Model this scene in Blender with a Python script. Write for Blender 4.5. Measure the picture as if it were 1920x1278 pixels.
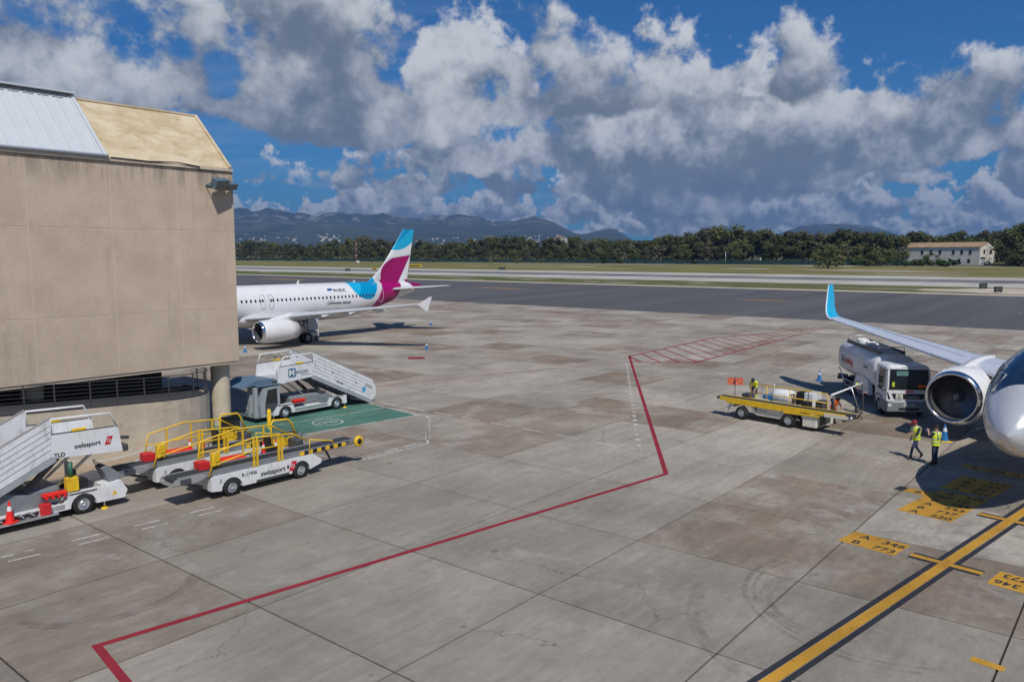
import bpy, bmesh, math, random
from mathutils import Vector, Matrix
random.seed(7)
R = math.radians
scene = bpy.context.scene
for o in list(bpy.data.objects): bpy.data.objects.remove(o)
COL = scene.collection

# ------------------------------------------------------------------ camera
PITCH = math.atan(161/1493)
cd = bpy.data.cameras.new('camera'); cam = bpy.data.objects.new('camera', cd); COL.objects.link(cam)
cd.sensor_width = 36; cd.lens = 28; cd.clip_start = 0.1; cd.clip_end = 60000
cam.location = (0, 0, 9.35); cam.rotation_euler = (math.pi/2-PITCH, 0, 0)
scene.camera = cam
scene.view_settings.view_transform = 'Standard'; scene.view_settings.look = 'None'
scene.view_settings.exposure = 0.0; scene.view_settings.gamma = 1
scene.view_settings.use_curve_mapping = False

cy = scene.cycles; cy.max_bounces = 5; cy.diffuse_bounces = 2; cy.glossy_bounces = 3; cy.transparent_max_bounces = 12; cy.volume_bounces = 0; cy.use_adaptive_sampling = True; cy.adaptive_threshold = .02
# ------------------------------------------------------------------ node helper
class NT:
    def __init__(s, tree): s.t = tree; s.t.nodes.clear()
    def n(s, typ, ins=None, **pr):
        nd = s.t.nodes.new(typ)
        for k, v in pr.items(): setattr(nd, k, v)
        for k, v in (ins or {}).items(): s.put(nd.inputs[k], v)
        return nd
    def put(s, sock, v):
        if v is None: return
        if isinstance(v, bpy.types.NodeSocket): s.t.links.new(v, sock)
        elif isinstance(v, bpy.types.Node): s.t.links.new(v.outputs[0], sock)
        else:
            if isinstance(v, (tuple, list)) and len(v) == 3 and sock.type == 'RGBA': v = (*v, 1)
            sock.default_value = v
    def m(s, op, a, b=None, c=None, clamp=False):
        nd = s.t.nodes.new('ShaderNodeMath'); nd.operation = op; nd.use_clamp = clamp
        s.put(nd.inputs[0], a); s.put(nd.inputs[1], b); s.put(nd.inputs[2], c)
        return nd.outputs[0]
    def v(s, op, a, b=None, out=0):
        nd = s.t.nodes.new('ShaderNodeVectorMath'); nd.operation = op
        s.put(nd.inputs[0], a)
        if b is not None: s.put(nd.inputs[3 if op == 'SCALE' else 1], b)
        return nd.outputs['Value' if op in ('LENGTH', 'DOT_PRODUCT') else 'Vector']
    def mix(s, f, a, b, bt='MIX'):
        nd = s.t.nodes.new('ShaderNodeMix'); nd.data_type = 'RGBA'; nd.blend_type = bt
        s.put(nd.inputs[0], f); s.put(nd.inputs[6], a); s.put(nd.inputs[7], b)
        return nd.outputs[2]
    def noise(s, vec, scale, det=4, rough=.55, dist=0, out=0):
        nd = s.n('ShaderNodeTexNoise', {'Scale': scale, 'Detail': det, 'Roughness': rough, 'Distortion': dist})
        if vec is not None: s.put(nd.inputs['Vector'], vec)
        return nd.outputs[out]
    def ss(s, x, lo, hi, a=0., b=1.):
        nd = s.n('ShaderNodeMapRange', interpolation_type='SMOOTHSTEP')
        for i, q in enumerate((x, lo, hi, a, b)): s.put(nd.inputs[i], q)
        return nd.outputs[0]
    def lin(s, x, lo, hi, a=0., b=1.):
        nd = s.n('ShaderNodeMapRange')
        for i, q in enumerate((x, lo, hi, a, b)): s.put(nd.inputs[i], q)
        return nd.outputs[0]
    def xyz(s, x, y, z):
        nd = s.n('ShaderNodeCombineXYZ'); s.put(nd.inputs[0], x); s.put(nd.inputs[1], y); s.put(nd.inputs[2], z)
        return nd.outputs[0]
    def sep(s, v):
        nd = s.n('ShaderNodeSeparateXYZ'); s.put(nd.inputs[0], v); return nd.outputs

# ------------------------------------------------------------------ sun and sky
SUN_EL = R(53); SUN_AZ = math.atan2(.265, -.964)          # from behind the camera, a little right
sd = bpy.data.lights.new('sun', 'SUN'); sd.energy = 4.0; sd.angle = R(.5); sd.color = (1, .95, .87)
so = bpy.data.objects.new('sun', sd); COL.objects.link(so)
sv = Vector((math.sin(SUN_AZ)*math.cos(SUN_EL), math.cos(SUN_AZ)*math.cos(SUN_EL), math.sin(SUN_EL)))
so.rotation_euler = sv.to_track_quat('Z', 'Y').to_euler(); so.location = (0, -20, 60)

w = bpy.data.worlds.new('World'); scene.world = w; w.use_nodes = True
w.cycles.sampling_method = 'MANUAL'; w.cycles.sample_map_resolution = 256
def build_world():
    t = NT(w.node_tree)
    sky = t.n('ShaderNodeTexSky', sky_type='NISHITA')
    sky.sun_disc = False; sky.sun_elevation = SUN_EL; sky.sun_rotation = SUN_AZ
    sky.air_density = 1.0; sky.dust_density = .35; sky.ozone_density = 2.2; sky.altitude = 10
    d = t.n('ShaderNodeTexCoord').outputs['Generated']
    x, y, z = t.sep(d)[:3]
    hl = t.m('MAXIMUM', t.m('SQRT', t.m('ADD', t.m('MULTIPLY', x, x), t.m('MULTIPLY', y, y))), .02)
    hx = t.m('DIVIDE', x, hl); hy = t.m('DIVIDE', y, hl)
    e = t.m('DIVIDE', t.m('MAXIMUM', z, 0.), hl)
    base = t.mix(1., sky.outputs[0], (.13, .46, .82), 'MULTIPLY')
    # thin high cirrus veil
    cz = t.m('ADD', e, .12)
    pc = t.xyz(t.m('DIVIDE', hx, cz), t.m('DIVIDE', hy, cz), 0.)
    ci = t.noise(t.v('MULTIPLY', pc, (.5, 1.3, 1.)), 1.1, 6, .6, .6)
    col = t.mix(t.ss(ci, .47, .78, 0., .32), base, (5.2, 5.9, 6.8))
    # rows of cumulus, each on a ring of its own distance, flat bases at one altitude, far to near
    rings = [(36., 1.6, .345, 3.), (21., 1.4, .385, 57.), (12.5, 1.4, .43, 25.3), (8.2, 1.4, .462, 72.7), (5.6, 1.25, .49, 43.2)]
    for r, th, cov, seed in rings:
        px = t.m('MULTIPLY', hx, r); py = t.m('MULTIPLY', hy, r); pz = t.m('MULTIPLY', e, r)
        P = t.xyz(t.m('ADD', px, seed), t.m('ADD', py, seed*1.7), pz)
        n1 = t.noise(P, 1.05, 9, .59)
        low = t.noise(P, .33, 1, .5)
        tt = t.m('DIVIDE', t.m('SUBTRACT', pz, 1.0), th)            # 0 at the base, 1 at the mean top
        tb = t.m('ADD', tt, t.m('MULTIPLY', t.m('SUBTRACT', low, .5), .5))
        below = t.m('MULTIPLY', t.m('MINIMUM', tb, 0.), 1.3)
        above = t.m('MULTIPLY', t.m('MAXIMUM', tb, 0.), -.27)
        m = t.m('ADD', t.m('ADD', n1, t.m('MULTIPLY', t.m('SUBTRACT', low, .5), 1.1)), t.m('ADD', below, above))
        m = t.m('SUBTRACT', m, cov-.06)
        al = t.ss(m, 0., .075)
        # shade: lit from above and from behind the viewer
        n2 = t.noise(t.v('ADD', P, (.05, -.13, .20)), 1.05, 6, .59)
        g = t.m('SUBTRACT', n1, n2)
        lit = t.m('ADD', t.m('MULTIPLY', g, 3.2), t.m('ADD', t.m('MULTIPLY', tb, .62), .20))
        lit = t.m('SUBTRACT', lit, t.m('MULTIPLY', t.m('MAXIMUM', m, 0.), .35))
        dist = min(1., r/60.)
        li = t.ss(t.m('ADD', t.m('MULTIPLY', lit, 1.+.5*dist), .20*dist), -.02, .90)
        dk = (1.65+.6*dist, 2.0+1.0*dist, 2.5+1.3*dist); br = (7.6-1.2*dist, 7.75-.9*dist, 8.0-.6*dist)
        cc = t.mix(li, dk, br)
        col = t.mix(t.m('MULTIPLY', al, .96), col, cc)
    # below the horizon: plain ground-like tone
    col = t.mix(t.ss(z, -.02, 0.), (1.2, 1.2, 1.1), col)
    bg = t.n('ShaderNodeBackground', {'Color': col, 'Strength': .09})
    out = t.n('ShaderNodeOutputWorld'); t.t.links.new(bg.outputs[0], out.inputs[0])
build_world()
# ------------------------------------------------------------------ frames: u runs along the apron joints (away right), v across them (away left)
GA = R(39.2); SA, CA = math.sin(GA), math.cos(GA)
def W(u, v, z=0.): return Vector((u*SA - v*CA, u*CA + v*SA, z))
ROT_U = math.pi/2 - GA                    # object rotation so that local +X runs along +u
def terr(u): return 0. if u < 117 else .015*(min(u, 640)-117)

# ------------------------------------------------------------------ mesh helper
class MB:
    def __init__(s): s.vs = []; s.fs = []; s.mi = []; s.sm = []; s.cur = 0; s.smooth = False
    def face(s, idx):
        s.fs.append(tuple(idx)); s.mi.append(s.cur); s.sm.append(s.smooth)
    def add(s, vs, fs, M=None):
        b = len(s.vs)
        for p in vs:
            p = Vector(p); s.vs.append(M @ p if M else p)
        for f in fs: s.face([b+i for i in f])
        return s
    def box(s, x0, x1, y0, y1, z0, z1, M=None):
        vs = [(x0,y0,z0),(x1,y0,z0),(x1,y1,z0),(x0,y1,z0),(x0,y0,z1),(x1,y0,z1),(x1,y1,z1),(x0,y1,z1)]
        return s.add(vs, [(3,2,1,0),(4,5,6,7),(0,1,5,4),(1,2,6,5),(2,3,7,6),(3,0,4,7)], M)
    def bbox(s, x0, x1, y0, y1, z0, z1, b=.02, M=None):       # chamfered box
        b = min(b, (x1-x0)*.45, (y1-y0)*.45, (z1-z0)*.45)
        bm = bmesh.new(); bmesh.ops.create_cube(bm, size=1)
        for v in bm.verts: v.co = Vector(((x0+x1)/2+v.co.x*(x1-x0), (y0+y1)/2+v.co.y*(y1-y0), (z0+z1)/2+v.co.z*(z1-z0)))
        bmesh.ops.bevel(bm, geom=bm.edges[:], offset=b, segments=2, affect='EDGES', profile=.5)
        bm.verts.index_update()
        s.add([v.co.copy() for v in bm.verts], [[v.index for v in f.verts] for f in bm.faces], M); bm.free(); return s
    def prism(s, poly, a0, a1, axis='y', M=None):             # polygon in the two other axes, extruded along axis
        n = len(poly)
        def mk(p, a): return (p[0], a, p[1]) if axis == 'y' else ((a, p[0], p[1]) if axis == 'x' else (p[0], p[1], a))
        vs = [mk(p, a0) for p in poly] + [mk(p, a1) for p in poly]
        fs = [tuple(range(n))[::-1], tuple(range(n, 2*n))] + [(i, (i+1) % n, n+(i+1) % n, n+i) for i in range(n)]
        return s.add(vs, fs, M)
    def sheet(s, pts, M=None): return s.add(pts, [tuple(range(len(pts)))], M)
    def bar(s, p, q, w=.05, h=None, M=None, up=(0,0,1)):       # square bar from p to q
        p = Vector(p); q = Vector(q); h = h or w; d = (q-p).normalized(); u = Vector(up)
        if abs(d.dot(u)) > .98: u = Vector((1,0,0))
        a = d.cross(u).normalized()*w/2; b = a.cross(d).normalized()*h/2
        vs = [p-a-b, p+a-b, p+a+b, p-a+b, q-a-b, q+a-b, q+a+b, q-a+b]
        return s.add(vs, [(3,2,1,0),(4,5,6,7),(0,1,5,4),(1,2,6,5),(2,3,7,6),(3,0,4,7)], M)
    def tube(s, pts, r, n=8, M=None, cap=True):
        pts = [Vector(p) for p in pts]; rs = r if isinstance(r, (list, tuple)) else [r]*len(pts)
        vs = []; fs = []; k = len(pts); prev = None
        for i, p in enumerate(pts):
            d = (pts[min(i+1, k-1)]-pts[max(i-1, 0)]).normalized()
            if prev is None:
                u = Vector((0,0,1)) if abs(d.z) < .9 else Vector((1,0,0)); a = d.cross(u).normalized()
            else: a = (prev - d*prev.dot(d)).normalized()
            prev = a; b = d.cross(a)
            for j in range(n):
                t = 2*math.pi*j/n; vs.append(p + (a*math.cos(t)+b*math.sin(t))*rs[i])
        for i in range(k-1):
            for j in range(n): fs.append((i*n+j, i*n+(j+1) % n, (i+1)*n+(j+1) % n, (i+1)*n+j))
        if cap: fs.append(tuple(range(n))[::-1]); fs.append(tuple(range((k-1)*n, k*n)))
        sm = s.smooth; s.smooth = n > 5; s.add(vs, fs, M); s.smooth = sm; return s
    def lathe(s, prof, n=24, M=None, axis='z', smooth=True, cap=True):   # prof: (radius, height)
        vs = []; fs = []; k = len(prof)
        for r_, h in prof:
            for j in range(n):
                t = 2*math.pi*j/n; c, q = r_*math.cos(t), r_*math.sin(t)
                vs.append((c, q, h) if axis == 'z' else ((h, c, q) if axis == 'x' else (q, h, c)))
        for i in range(k-1):
            for j in range(n): fs.append((i*n+j, i*n+(j+1) % n, (i+1)*n+(j+1) % n, (i+1)*n+j))
        sm = s.smooth; s.smooth = smooth; s.add(vs, fs, M); s.smooth = False
        if cap and prof[0][0] > 1e-4: s.add(vs[:n], [tuple(range(n))[::-1]], M)
        if cap and prof[-1][0] > 1e-4: s.add(vs[-n:], [tuple(range(n))], M)
        s.smooth = sm; return s
    def loft(s, rings, M=None, cap=(True, True), closed=True):  # list of rings of equal length
        n = len(rings[0]); vs = [p for r_ in rings for p in r_]; fs = []
        for i in range(len(rings)-1):
            for j in range(n if closed else n-1): fs.append((i*n+j, i*n+(j+1) % n, (i+1)*n+(j+1) % n, (i+1)*n+j))
        sm = s.smooth; s.smooth = True; s.add(vs, fs, M); s.smooth = False
        if cap[0]: s.add(rings[0], [tuple(range(n))[::-1]], M)
        if cap[1]: s.add(rings[-1], [tuple(range(n))], M)
        s.smooth = sm; return s
    def mesh(s, name, mats, recalc=True):
        me = bpy.data.meshes.new(name); me.from_pydata([tuple(v) for v in s.vs], [], s.fs)
        for m_ in (mats if isinstance(mats, (list, tuple)) else [mats]): me.materials.append(m_)
        for i, p in enumerate(me.polygons): p.material_index = s.mi[i]; p.use_smooth = s.sm[i]
        if recalc:
            bm = bmesh.new(); bm.from_mesh(me); bmesh.ops.recalc_face_normals(bm, faces=bm.faces[:]); bm.to_mesh(me); bm.free()
        me.update(); return me
    def build(s, name, mats, parent=None, loc=None, rz=0, recalc=True):
        return link(name, s.mesh(name, mats, recalc), parent, loc, rz)
def link(name, me, parent=None, loc=None, rz=0):
    o = bpy.data.objects.new(name, me); COL.objects.link(o)
    if parent: o.parent = parent
    if loc is not None: o.location = loc
    if rz: o.rotation_euler[2] = rz
    return o
def tag(o, label=None, cat=None, group=None, kind=None):
    for k, v in (('label', label), ('category', cat), ('group', group), ('kind', kind)):
        if v: o[k] = v
    return o
def thing(name, label, cat, loc=(0,0,0), rz=0., group=None):
    o = bpy.data.objects.new(name, None); COL.objects.link(o); o.empty_display_size = .2
    o.location = loc; o.rotation_euler[2] = rz
    return tag(o, label, cat, group)
def copy_tree(o, parent=None):
    c = o.copy(); COL.objects.link(c); c.parent = parent
    for ch in list(o.children): copy_tree(ch, c)
    return c
def text_mesh(body, size, ext=.002, bold=0., shear=0., sx=1.):
    cu = bpy.data.curves.new('t', 'FONT'); cu.body = body; cu.size = size; cu.extrude = ext; cu.offset = bold; cu.shear = shear
    cu.resolution_u = 3
    o = bpy.data.objects.new('t', cu); COL.objects.link(o)
    dg = bpy.context.evaluated_depsgraph_get(); me = bpy.data.meshes.new_from_object(o.evaluated_get(dg))
    bpy.data.objects.remove(o); bpy.data.curves.remove(cu)
    if sx != 1.: me.transform(Matrix.Diagonal((sx, 1, 1, 1)))
    return me
def text(name, body, size, mat_, parent, loc, xdir, ydir, **k):
    me = text_mesh(body, size, **k); me.materials.clear(); me.materials.append(mat_); me.name = name
    o = link(name, me, parent); x = Vector(xdir).normalized(); y = Vector(ydir); y = (y - x*y.dot(x)).normalized(); z = x.cross(y)
    M = Matrix((x, y, z)).transposed().to_4x4(); M.translation = Vector(loc); o.matrix_local = M
    return o
def basis(x, y, o):
    x = Vector(x).normalized(); y = Vector(y); y = (y-x*y.dot(x)).normalized(); z = x.cross(y)
    M = Matrix((x, y, z)).transposed().to_4x4(); M.translation = Vector(o); return M

# ------------------------------------------------------------------ materials
MATS = {}
def mat(name, col, rough=.55, metal=0., var=.08, scale=3., bump=0., bscale=60., coat=0., spec=.5, dirt=0., emit=0.):
    if name in MATS: return MATS[name]
    m = bpy.data.materials.new(name); m.use_nodes = True; MATS[name] = m
    t = NT(m.node_tree)
    p = t.n('ShaderNodeBsdfPrincipled', {'Roughness': rough, 'Metallic': metal})
    p.inputs['Specular IOR Level'].default_value = spec; p.inputs['Coat Weight'].default_value = coat
    tc = t.n('ShaderNodeTexCoord').outputs['Object']
    n = t.noise(tc, scale, 5, .6)
    k = t.lin(n, .25, .75, 1-var, 1+var)
    c = t.v('SCALE', tuple(col), k)
    if dirt:
        d = t.ss(t.noise(t.v('MULTIPLY', tc, (1, 1, .35)), scale*1.7, 7, .7), .5, .75, 0., dirt)
        c = t.mix(d, c, (.09, .08, .065))
    t.put(p.inputs['Base Color'], c)
    t.put(p.inputs['Roughness'], t.lin(n, .3, .7, max(.02, rough-.06), min(1, rough+.06)))
    if bump:
        b = t.n('ShaderNodeBump', {'Strength': bump, 'Distance': .01, 'Height': t.noise(tc, bscale, 4, .6)})
        t.put(p.inputs['Normal'], b.outputs[0])
    if emit:
        t.put(p.inputs['Emission Color'], tuple(col)); p.inputs['Emission Strength'].default_value = emit
    o = t.n('ShaderNodeOutputMaterial'); t.t.links.new(p.outputs[0], o.inputs[0])
    return m
white = mat('white_paint', (.70, .71, .72), .38, var=.08, scale=2.2, dirt=.42, coat=.1)
offwhite = mat('cream_paint', (.66, .64, .55), .45, var=.06, dirt=.3)
grey = mat('grey_paint', (.19, .21, .22), .55, var=.15, dirt=.4)
midgrey = mat('mid_grey_paint', (.33, .35, .37), .45, dirt=.2)
dkgrey = mat('dark_grey_metal', (.06, .065, .07), .5, dirt=.2)
black = mat('black_plastic', (.012, .012, .013), .5)
rubber = mat('tyre_rubber', (.018, .018, .019), .85, var=.25, bump=.3)
belt = mat('belt_rubber', (.03, .032, .034), .75, var=.15, dirt=.15)
steel = mat('steel', (.5, .51, .52), .35, .9, var=.1)
alu = mat('aluminium', (.62, .63, .64), .4, .75, var=.08, dirt=.15)
yellow = mat('yellow_paint', (.74, .47, .015), .5, var=.14, dirt=.38)
red = mat('red_paint', (.55, .02, .025), .45, dirt=.12)
brightred = mat('bright_red_plastic', (.75, .02, .015), .45)
orange = mat('orange_plastic', (.75, .13, .01), .5, dirt=.1)
blueplastic = mat('blue_plastic', (.02, .16, .42), .5, dirt=.12)
green = mat('green_paint', (.03, .14, .09), .5)
glass = mat('dark_glass', (.012, .016, .018), .06, var=.02, spec=.8)
navy = mat('navy_print', (.01, .03, .12), .5)
inkblack = mat('black_print', (.015, .016, .02), .5)
inkred = mat('red_print', (.55, .015, .04), .45)
skin = mat('skin', (.42, .24, .17), .6)
# ------------------------------------------------------------------ ground materials
def ground_uv(t):
    g = t.n('ShaderNodeNewGeometry').outputs['Position']
    mp = t.n('ShaderNodeMapping', {'Vector': g, 'Rotation': (0, 0, -ROT_U)})
    return mp.outputs[0]
U0, DU, V0, DV = 11.56, 5.385, 7.58, 5.26
def concrete_mat():
    m = bpy.data.materials.new('apron_concrete'); m.use_nodes = True; t = NT(m.node_tree)
    p = ground_uv(t); x, y, z = t.sep(p)[:3]
    iu = t.m('FLOOR', t.m('DIVIDE', t.m('SUBTRACT', x, U0), DU)); iv = t.m('FLOOR', t.m('DIVIDE', t.m('SUBTRACT', y, V0), DV))
    wn = t.n('ShaderNodeTexWhiteNoise', {'Vector': t.xyz(iu, iv, 3.)}); wv, wc = wn.outputs[0], wn.outputs[1]
    r1, r2, r3 = t.sep(wc)[:3]
    base = t.mix(r1, (.28, .25, .205), (.375, .338, .283))
    brown = t.m('MULTIPLY', t.ss(r2, .45, .95), t.ss(t.noise(p, .35, 6, .66), .30, .58))
    base = t.mix(t.m('MULTIPLY', brown, .85), base, (.20, .15, .105))
    # broad cloudy wear, long drag streaks along the joints, patches of scrubbed pale laitance
    cl = t.noise(p, .22, 6, .62)
    base = t.v('SCALE', base, t.lin(cl, .3, .7, .74, 1.2))
    st = t.noise(t.v('MULTIPLY', p, (.25, 2.2, 1.)), 1.0, 6, .65)
    base = t.v('SCALE', base, t.lin(st, .3, .7, .86, 1.12))
    pale = t.m('MULTIPLY', t.ss(t.noise(p, .5, 9, .72, .5), .50, .72), t.ss(t.noise(p, .11, 2), .38, .58))
    base = t.mix(t.m('MULTIPLY', pale, .75), base, (.41, .39, .36))
    rust = t.m('MULTIPLY', t.ss(t.noise(t.v('MULTIPLY', p, (.6, 1.6, 1)), .55, 6, .6, .6), .62, .75), t.ss(r3, .4, .8))
    base = t.mix(t.m('MULTIPLY', rust, .5), base, (.25, .16, .09))
    # oil drips and dark smears
    oil = t.ss(t.noise(t.v('MULTIPLY', p, (.9, 1.5, 1.)), 1.3, 5, .6), .685, .76)
    oil = t.m('MULTIPLY', oil, t.ss(t.noise(p, .16, 2), .42, .6))
    vo = t.n('ShaderNodeTexVoronoi', {'Vector': p, 'Scale': .75}); dots = t.m('LESS_THAN', vo.outputs['Distance'], t.m('MULTIPLY', t.sep(vo.outputs['Color'])[0], .13))
    spot = t.m('MULTIPLY', dots, t.m('GREATER_THAN', t.sep(vo.outputs['Color'])[1], .72))
    base = t.mix(t.m('MULTIPLY', t.m('MAXIMUM', oil, t.m('MULTIPLY', spot, .7)), .62), base, (.085, .08, .075))
    # parking bay near the stop marks: rubber and oil from nose wheels
    px = t.m('SUBTRACT', x, 27.); py = t.m('SUBTRACT', y, 4.)
    dd = t.m('SQRT', t.m('ADD', t.m('MULTIPLY', t.m('MULTIPLY', px, px), .02), t.m('MULTIPLY', t.m('MULTIPLY', py, py), .09)))
    dk = t.m('MULTIPLY', t.ss(dd, 1.5, .3), t.ss(t.noise(t.v('MULTIPLY', p, (1., .8, 1.)), .9, 8, .72), .46, .66))
    base = t.mix(t.m('MULTIPLY', dk, .6), base, (.11, .108, .10))
    mid = t.noise(t.v('MULTIPLY', p, (.7, 1.5, 1.)), 3.2, 9, .76)
    base = t.v('SCALE', base, t.lin(mid, .28, .72, .80, 1.18))
    sc = t.noise(t.v('MULTIPLY', p, (.35, 3.0, 1.)), 2.0, 8, .72)
    base = t.mix(t.ss(sc, .60, .78, 0., .45), base, (.40, .385, .36))
    vc = t.n('ShaderNodeTexVoronoi', {'Vector': t.v('ADD', p, t.v('SCALE', t.noise(p, .8, 4, .6, 0, 1), 1.2)), 'Scale': .16}, feature='DISTANCE_TO_EDGE')
    crack = t.m('MULTIPLY', t.m('LESS_THAN', vc.outputs[0], .0022), t.ss(t.noise(p, .13, 2), .5, .6))
    base = t.mix(t.m('MULTIPLY', crack, .6), base, (.08, .075, .07))
    # concrete darker towards the near end of the apron, in smears
    near_tone = t.m('MULTIPLY', t.ss(t.m('ADD', x, t.m('MULTIPLY', t.noise(p, .12, 3), 14.)), 48., 16.), t.lin(t.noise(t.v('MULTIPLY', p, (.5, 1.3, 1.)), .45, 8, .7), .25, .75, .25, .85))
    base = t.mix(t.m('MULTIPLY', near_tone, .55), base, (.135, .128, .115))
    fine = t.noise(p, 38., 3, .7)
    base = t.v('SCALE', base, t.lin(fine, .25, .75, .90, 1.10))
    bs = t.n('ShaderNodeBsdfPrincipled', {'Base Color': base, 'Roughness': .88})
    bs.inputs['Specular IOR Level'].default_value = .3
    b = t.n('ShaderNodeBump', {'Strength': .25, 'Distance': .01, 'Height': t.noise(p, 22., 5, .7)})
    t.put(bs.inputs['Normal'], b.outputs[0])
    o = t.n('ShaderNodeOutputMaterial'); t.t.links.new(bs.outputs[0], o.inputs[0]); return m
def surf_mat(name, c1, c2, scale=.2, stretch=(1, 1, 1), fine=20., rough=.9, c3=None, th3=(.55, .7), sc3=.1, bump=.2):
    m = bpy.data.materials.new(name); m.use_nodes = True; t = NT(m.node_tree); p = ground_uv(t)
    n = t.noise(t.v('MULTIPLY', p, stretch), scale, 7, .62)
    c = t.mix(t.ss(n, .3, .7), c1, c2)
    if c3: c = t.mix(t.ss(t.noise(t.v('MULTIPLY', p, stretch), sc3, 6, .65), *th3), c, c3)
    c = t.v('SCALE', c, t.lin(t.noise(p, fine, 4, .7), .25, .75, .85, 1.15))
    bs = t.n('ShaderNodeBsdfPrincipled', {'Base Color': c, 'Roughness': rough}); bs.inputs['Specular IOR Level'].default_value = .25
    if bump: t.put(bs.inputs['Normal'], t.n('ShaderNodeBump', {'Strength': bump, 'Distance': .02, 'Height': t.noise(p, fine, 5, .7)}).outputs[0])
    o = t.n('ShaderNodeOutputMaterial'); t.t.links.new(bs.outputs[0], o.inputs[0]); MATS[name] = m; return m
def paint_mat(name, col, wear=.35, sc=2.5):          # road paint, worn through to nothing (transparent) in flecks
    m = bpy.data.materials.new(name); m.use_nodes = True; t = NT(m.node_tree); p = ground_uv(t)
    n = t.noise(p, sc, 8, .7); n2 = t.noise(p, .5, 4, .6)
    c = t.v('SCALE', col, t.lin(n2, .3, .7, .75, 1.12))
    bs = t.n('ShaderNodeBsdfPrincipled', {'Base Color': c, 'Roughness': .75}); bs.inputs['Specular IOR Level'].default_value = .3
    tr = t.n('ShaderNodeBsdfTransparent')
    f = t.ss(n, .62-.12*wear, .80-.15*wear, 0., wear*1.3)
    mx = t.n('ShaderNodeMixShader'); t.put(mx.inputs[0], t.m('MINIMUM', f, 1.)); t.t.links.new(bs.outputs[0], mx.inputs[1]); t.t.links.new(tr.outputs[0], mx.inputs[2])
    o = t.n('ShaderNodeOutputMaterial'); t.t.links.new(mx.outputs[0], o.inputs[0]); MATS[name] = m; return m
M_conc = concrete_mat()
M_joint = mat('joint_sealant', (.035, .033, .03), .8)
M_asph = surf_mat('taxiway_asphalt', (.075, .075, .077), (.115, .115, .115), .05, (.12, 2.2, 1), 9., .8, (.16, .155, .15), (.6, .75), .06)
M_conc2 = surf_mat('runway_concrete', (.36, .345, .31), (.46, .44, .40), .05, (.3, 1.5, 1), 4.)
M_dirt = surf_mat('pale_earth', (.40, .34, .25), (.50, .45, .36), .15, (1, 1, 1), 3.)
M_grass = surf_mat('dry_grass', (.125, .125, .035), (.20, .175, .06), .06, (1, .5, 1), 1.2, .95, (.33, .28, .16), (.60, .72), .045, bump=.5)
M_grass2 = surf_mat('green_grass', (.075, .095, .028), (.13, .13, .045), .09, (1, .5, 1), 1.2, .95, (.36, .31, .2), (.62, .7), .09, bump=.5)
M_scrub = surf_mat('scrub_ground', (.05, .065, .02), (.12, .11, .045), .05, (1, 1, 1), 1., .95, bump=.5)
P_red = paint_mat('red_line_paint', (.27, .02, .035), .4)
P_redf = paint_mat('faded_red_paint', (.32, .06, .06), .6)
P_white = paint_mat('white_line_paint', (.52, .51, .48), .9)
P_yel = paint_mat('yellow_line_paint', (.48, .255, .03), .55)
P_blk = paint_mat('black_line_paint', (.028, .03, .036), .55)
P_grn = paint_mat('green_area_paint', (.075, .19, .145), .75, 1.2)
P_grn2 = paint_mat('dark_green_paint', (.04, .13, .05), .45, 1.2)

# ------------------------------------------------------------------ apron, slab by slab
apron = MB().sheet([W(-45, -60, -.045), W(117, -60, -.045), W(117, 160, -.045), W(-45, 160, -.045)]).build('apron', M_joint)
tag(apron, kind='structure')
gap = .028
cells = []
for i in range(-9, 20):
    for j in range(-12, 29):
        u0 = U0+i*DU; v0 = V0+j*DV; u1 = min(u0+DU, 117.0)
        if u0 >= 116.5: continue
        c = W((u0+u1)/2, v0+DV/2)
        vis = c.y > 5 and abs(c.x) < c.y*.68+4
        cells.append((0 if vis else 1, c.length, i, j, u0, u1, v0))
cells.sort()
slab_me = None; rest = MB()
for k, (nv, dist, i, j, u0, u1, v0) in enumerate(cells):
    if k < 300 and u1-u0 > DU-.01:
        if slab_me is None:
            slab_me = MB().prism([(gap, .012), (gap+.012, 0), (DU-gap-.012, 0), (DU-gap, .012), (DU-gap, .045), (gap, .045)][::-1] if False else [(gap, -.045), (DU-gap, -.045), (DU-gap, -.008), (DU-gap-.008, 0), (gap+.008, 0), (gap, -.008)], gap, DV-gap, 'y').mesh('slab', M_conc)
        o = link('slab', slab_me, apron, W(u0, v0), ROT_U)
    else:
        a = W(u0+gap, v0+gap); b_ = W(u1-gap, v0+gap); c = W(u1-gap, v0+DV-gap); d = W(u0+gap, v0+DV-gap)
        dn = Vector((0, 0, -.045)); bI = len(rest.vs)
        rest.vs += [a, b_, c, d, a+dn, b_+dn, c+dn, d+dn]
        for f in [(0,1,2,3),(4,5,1,0),(5,6,2,1),(6,7,3,2),(7,4,0,3)]: rest.face([bI+q for q in f])
tag(rest.build('far_slabs', M_conc, apron), kind='stuff')

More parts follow.
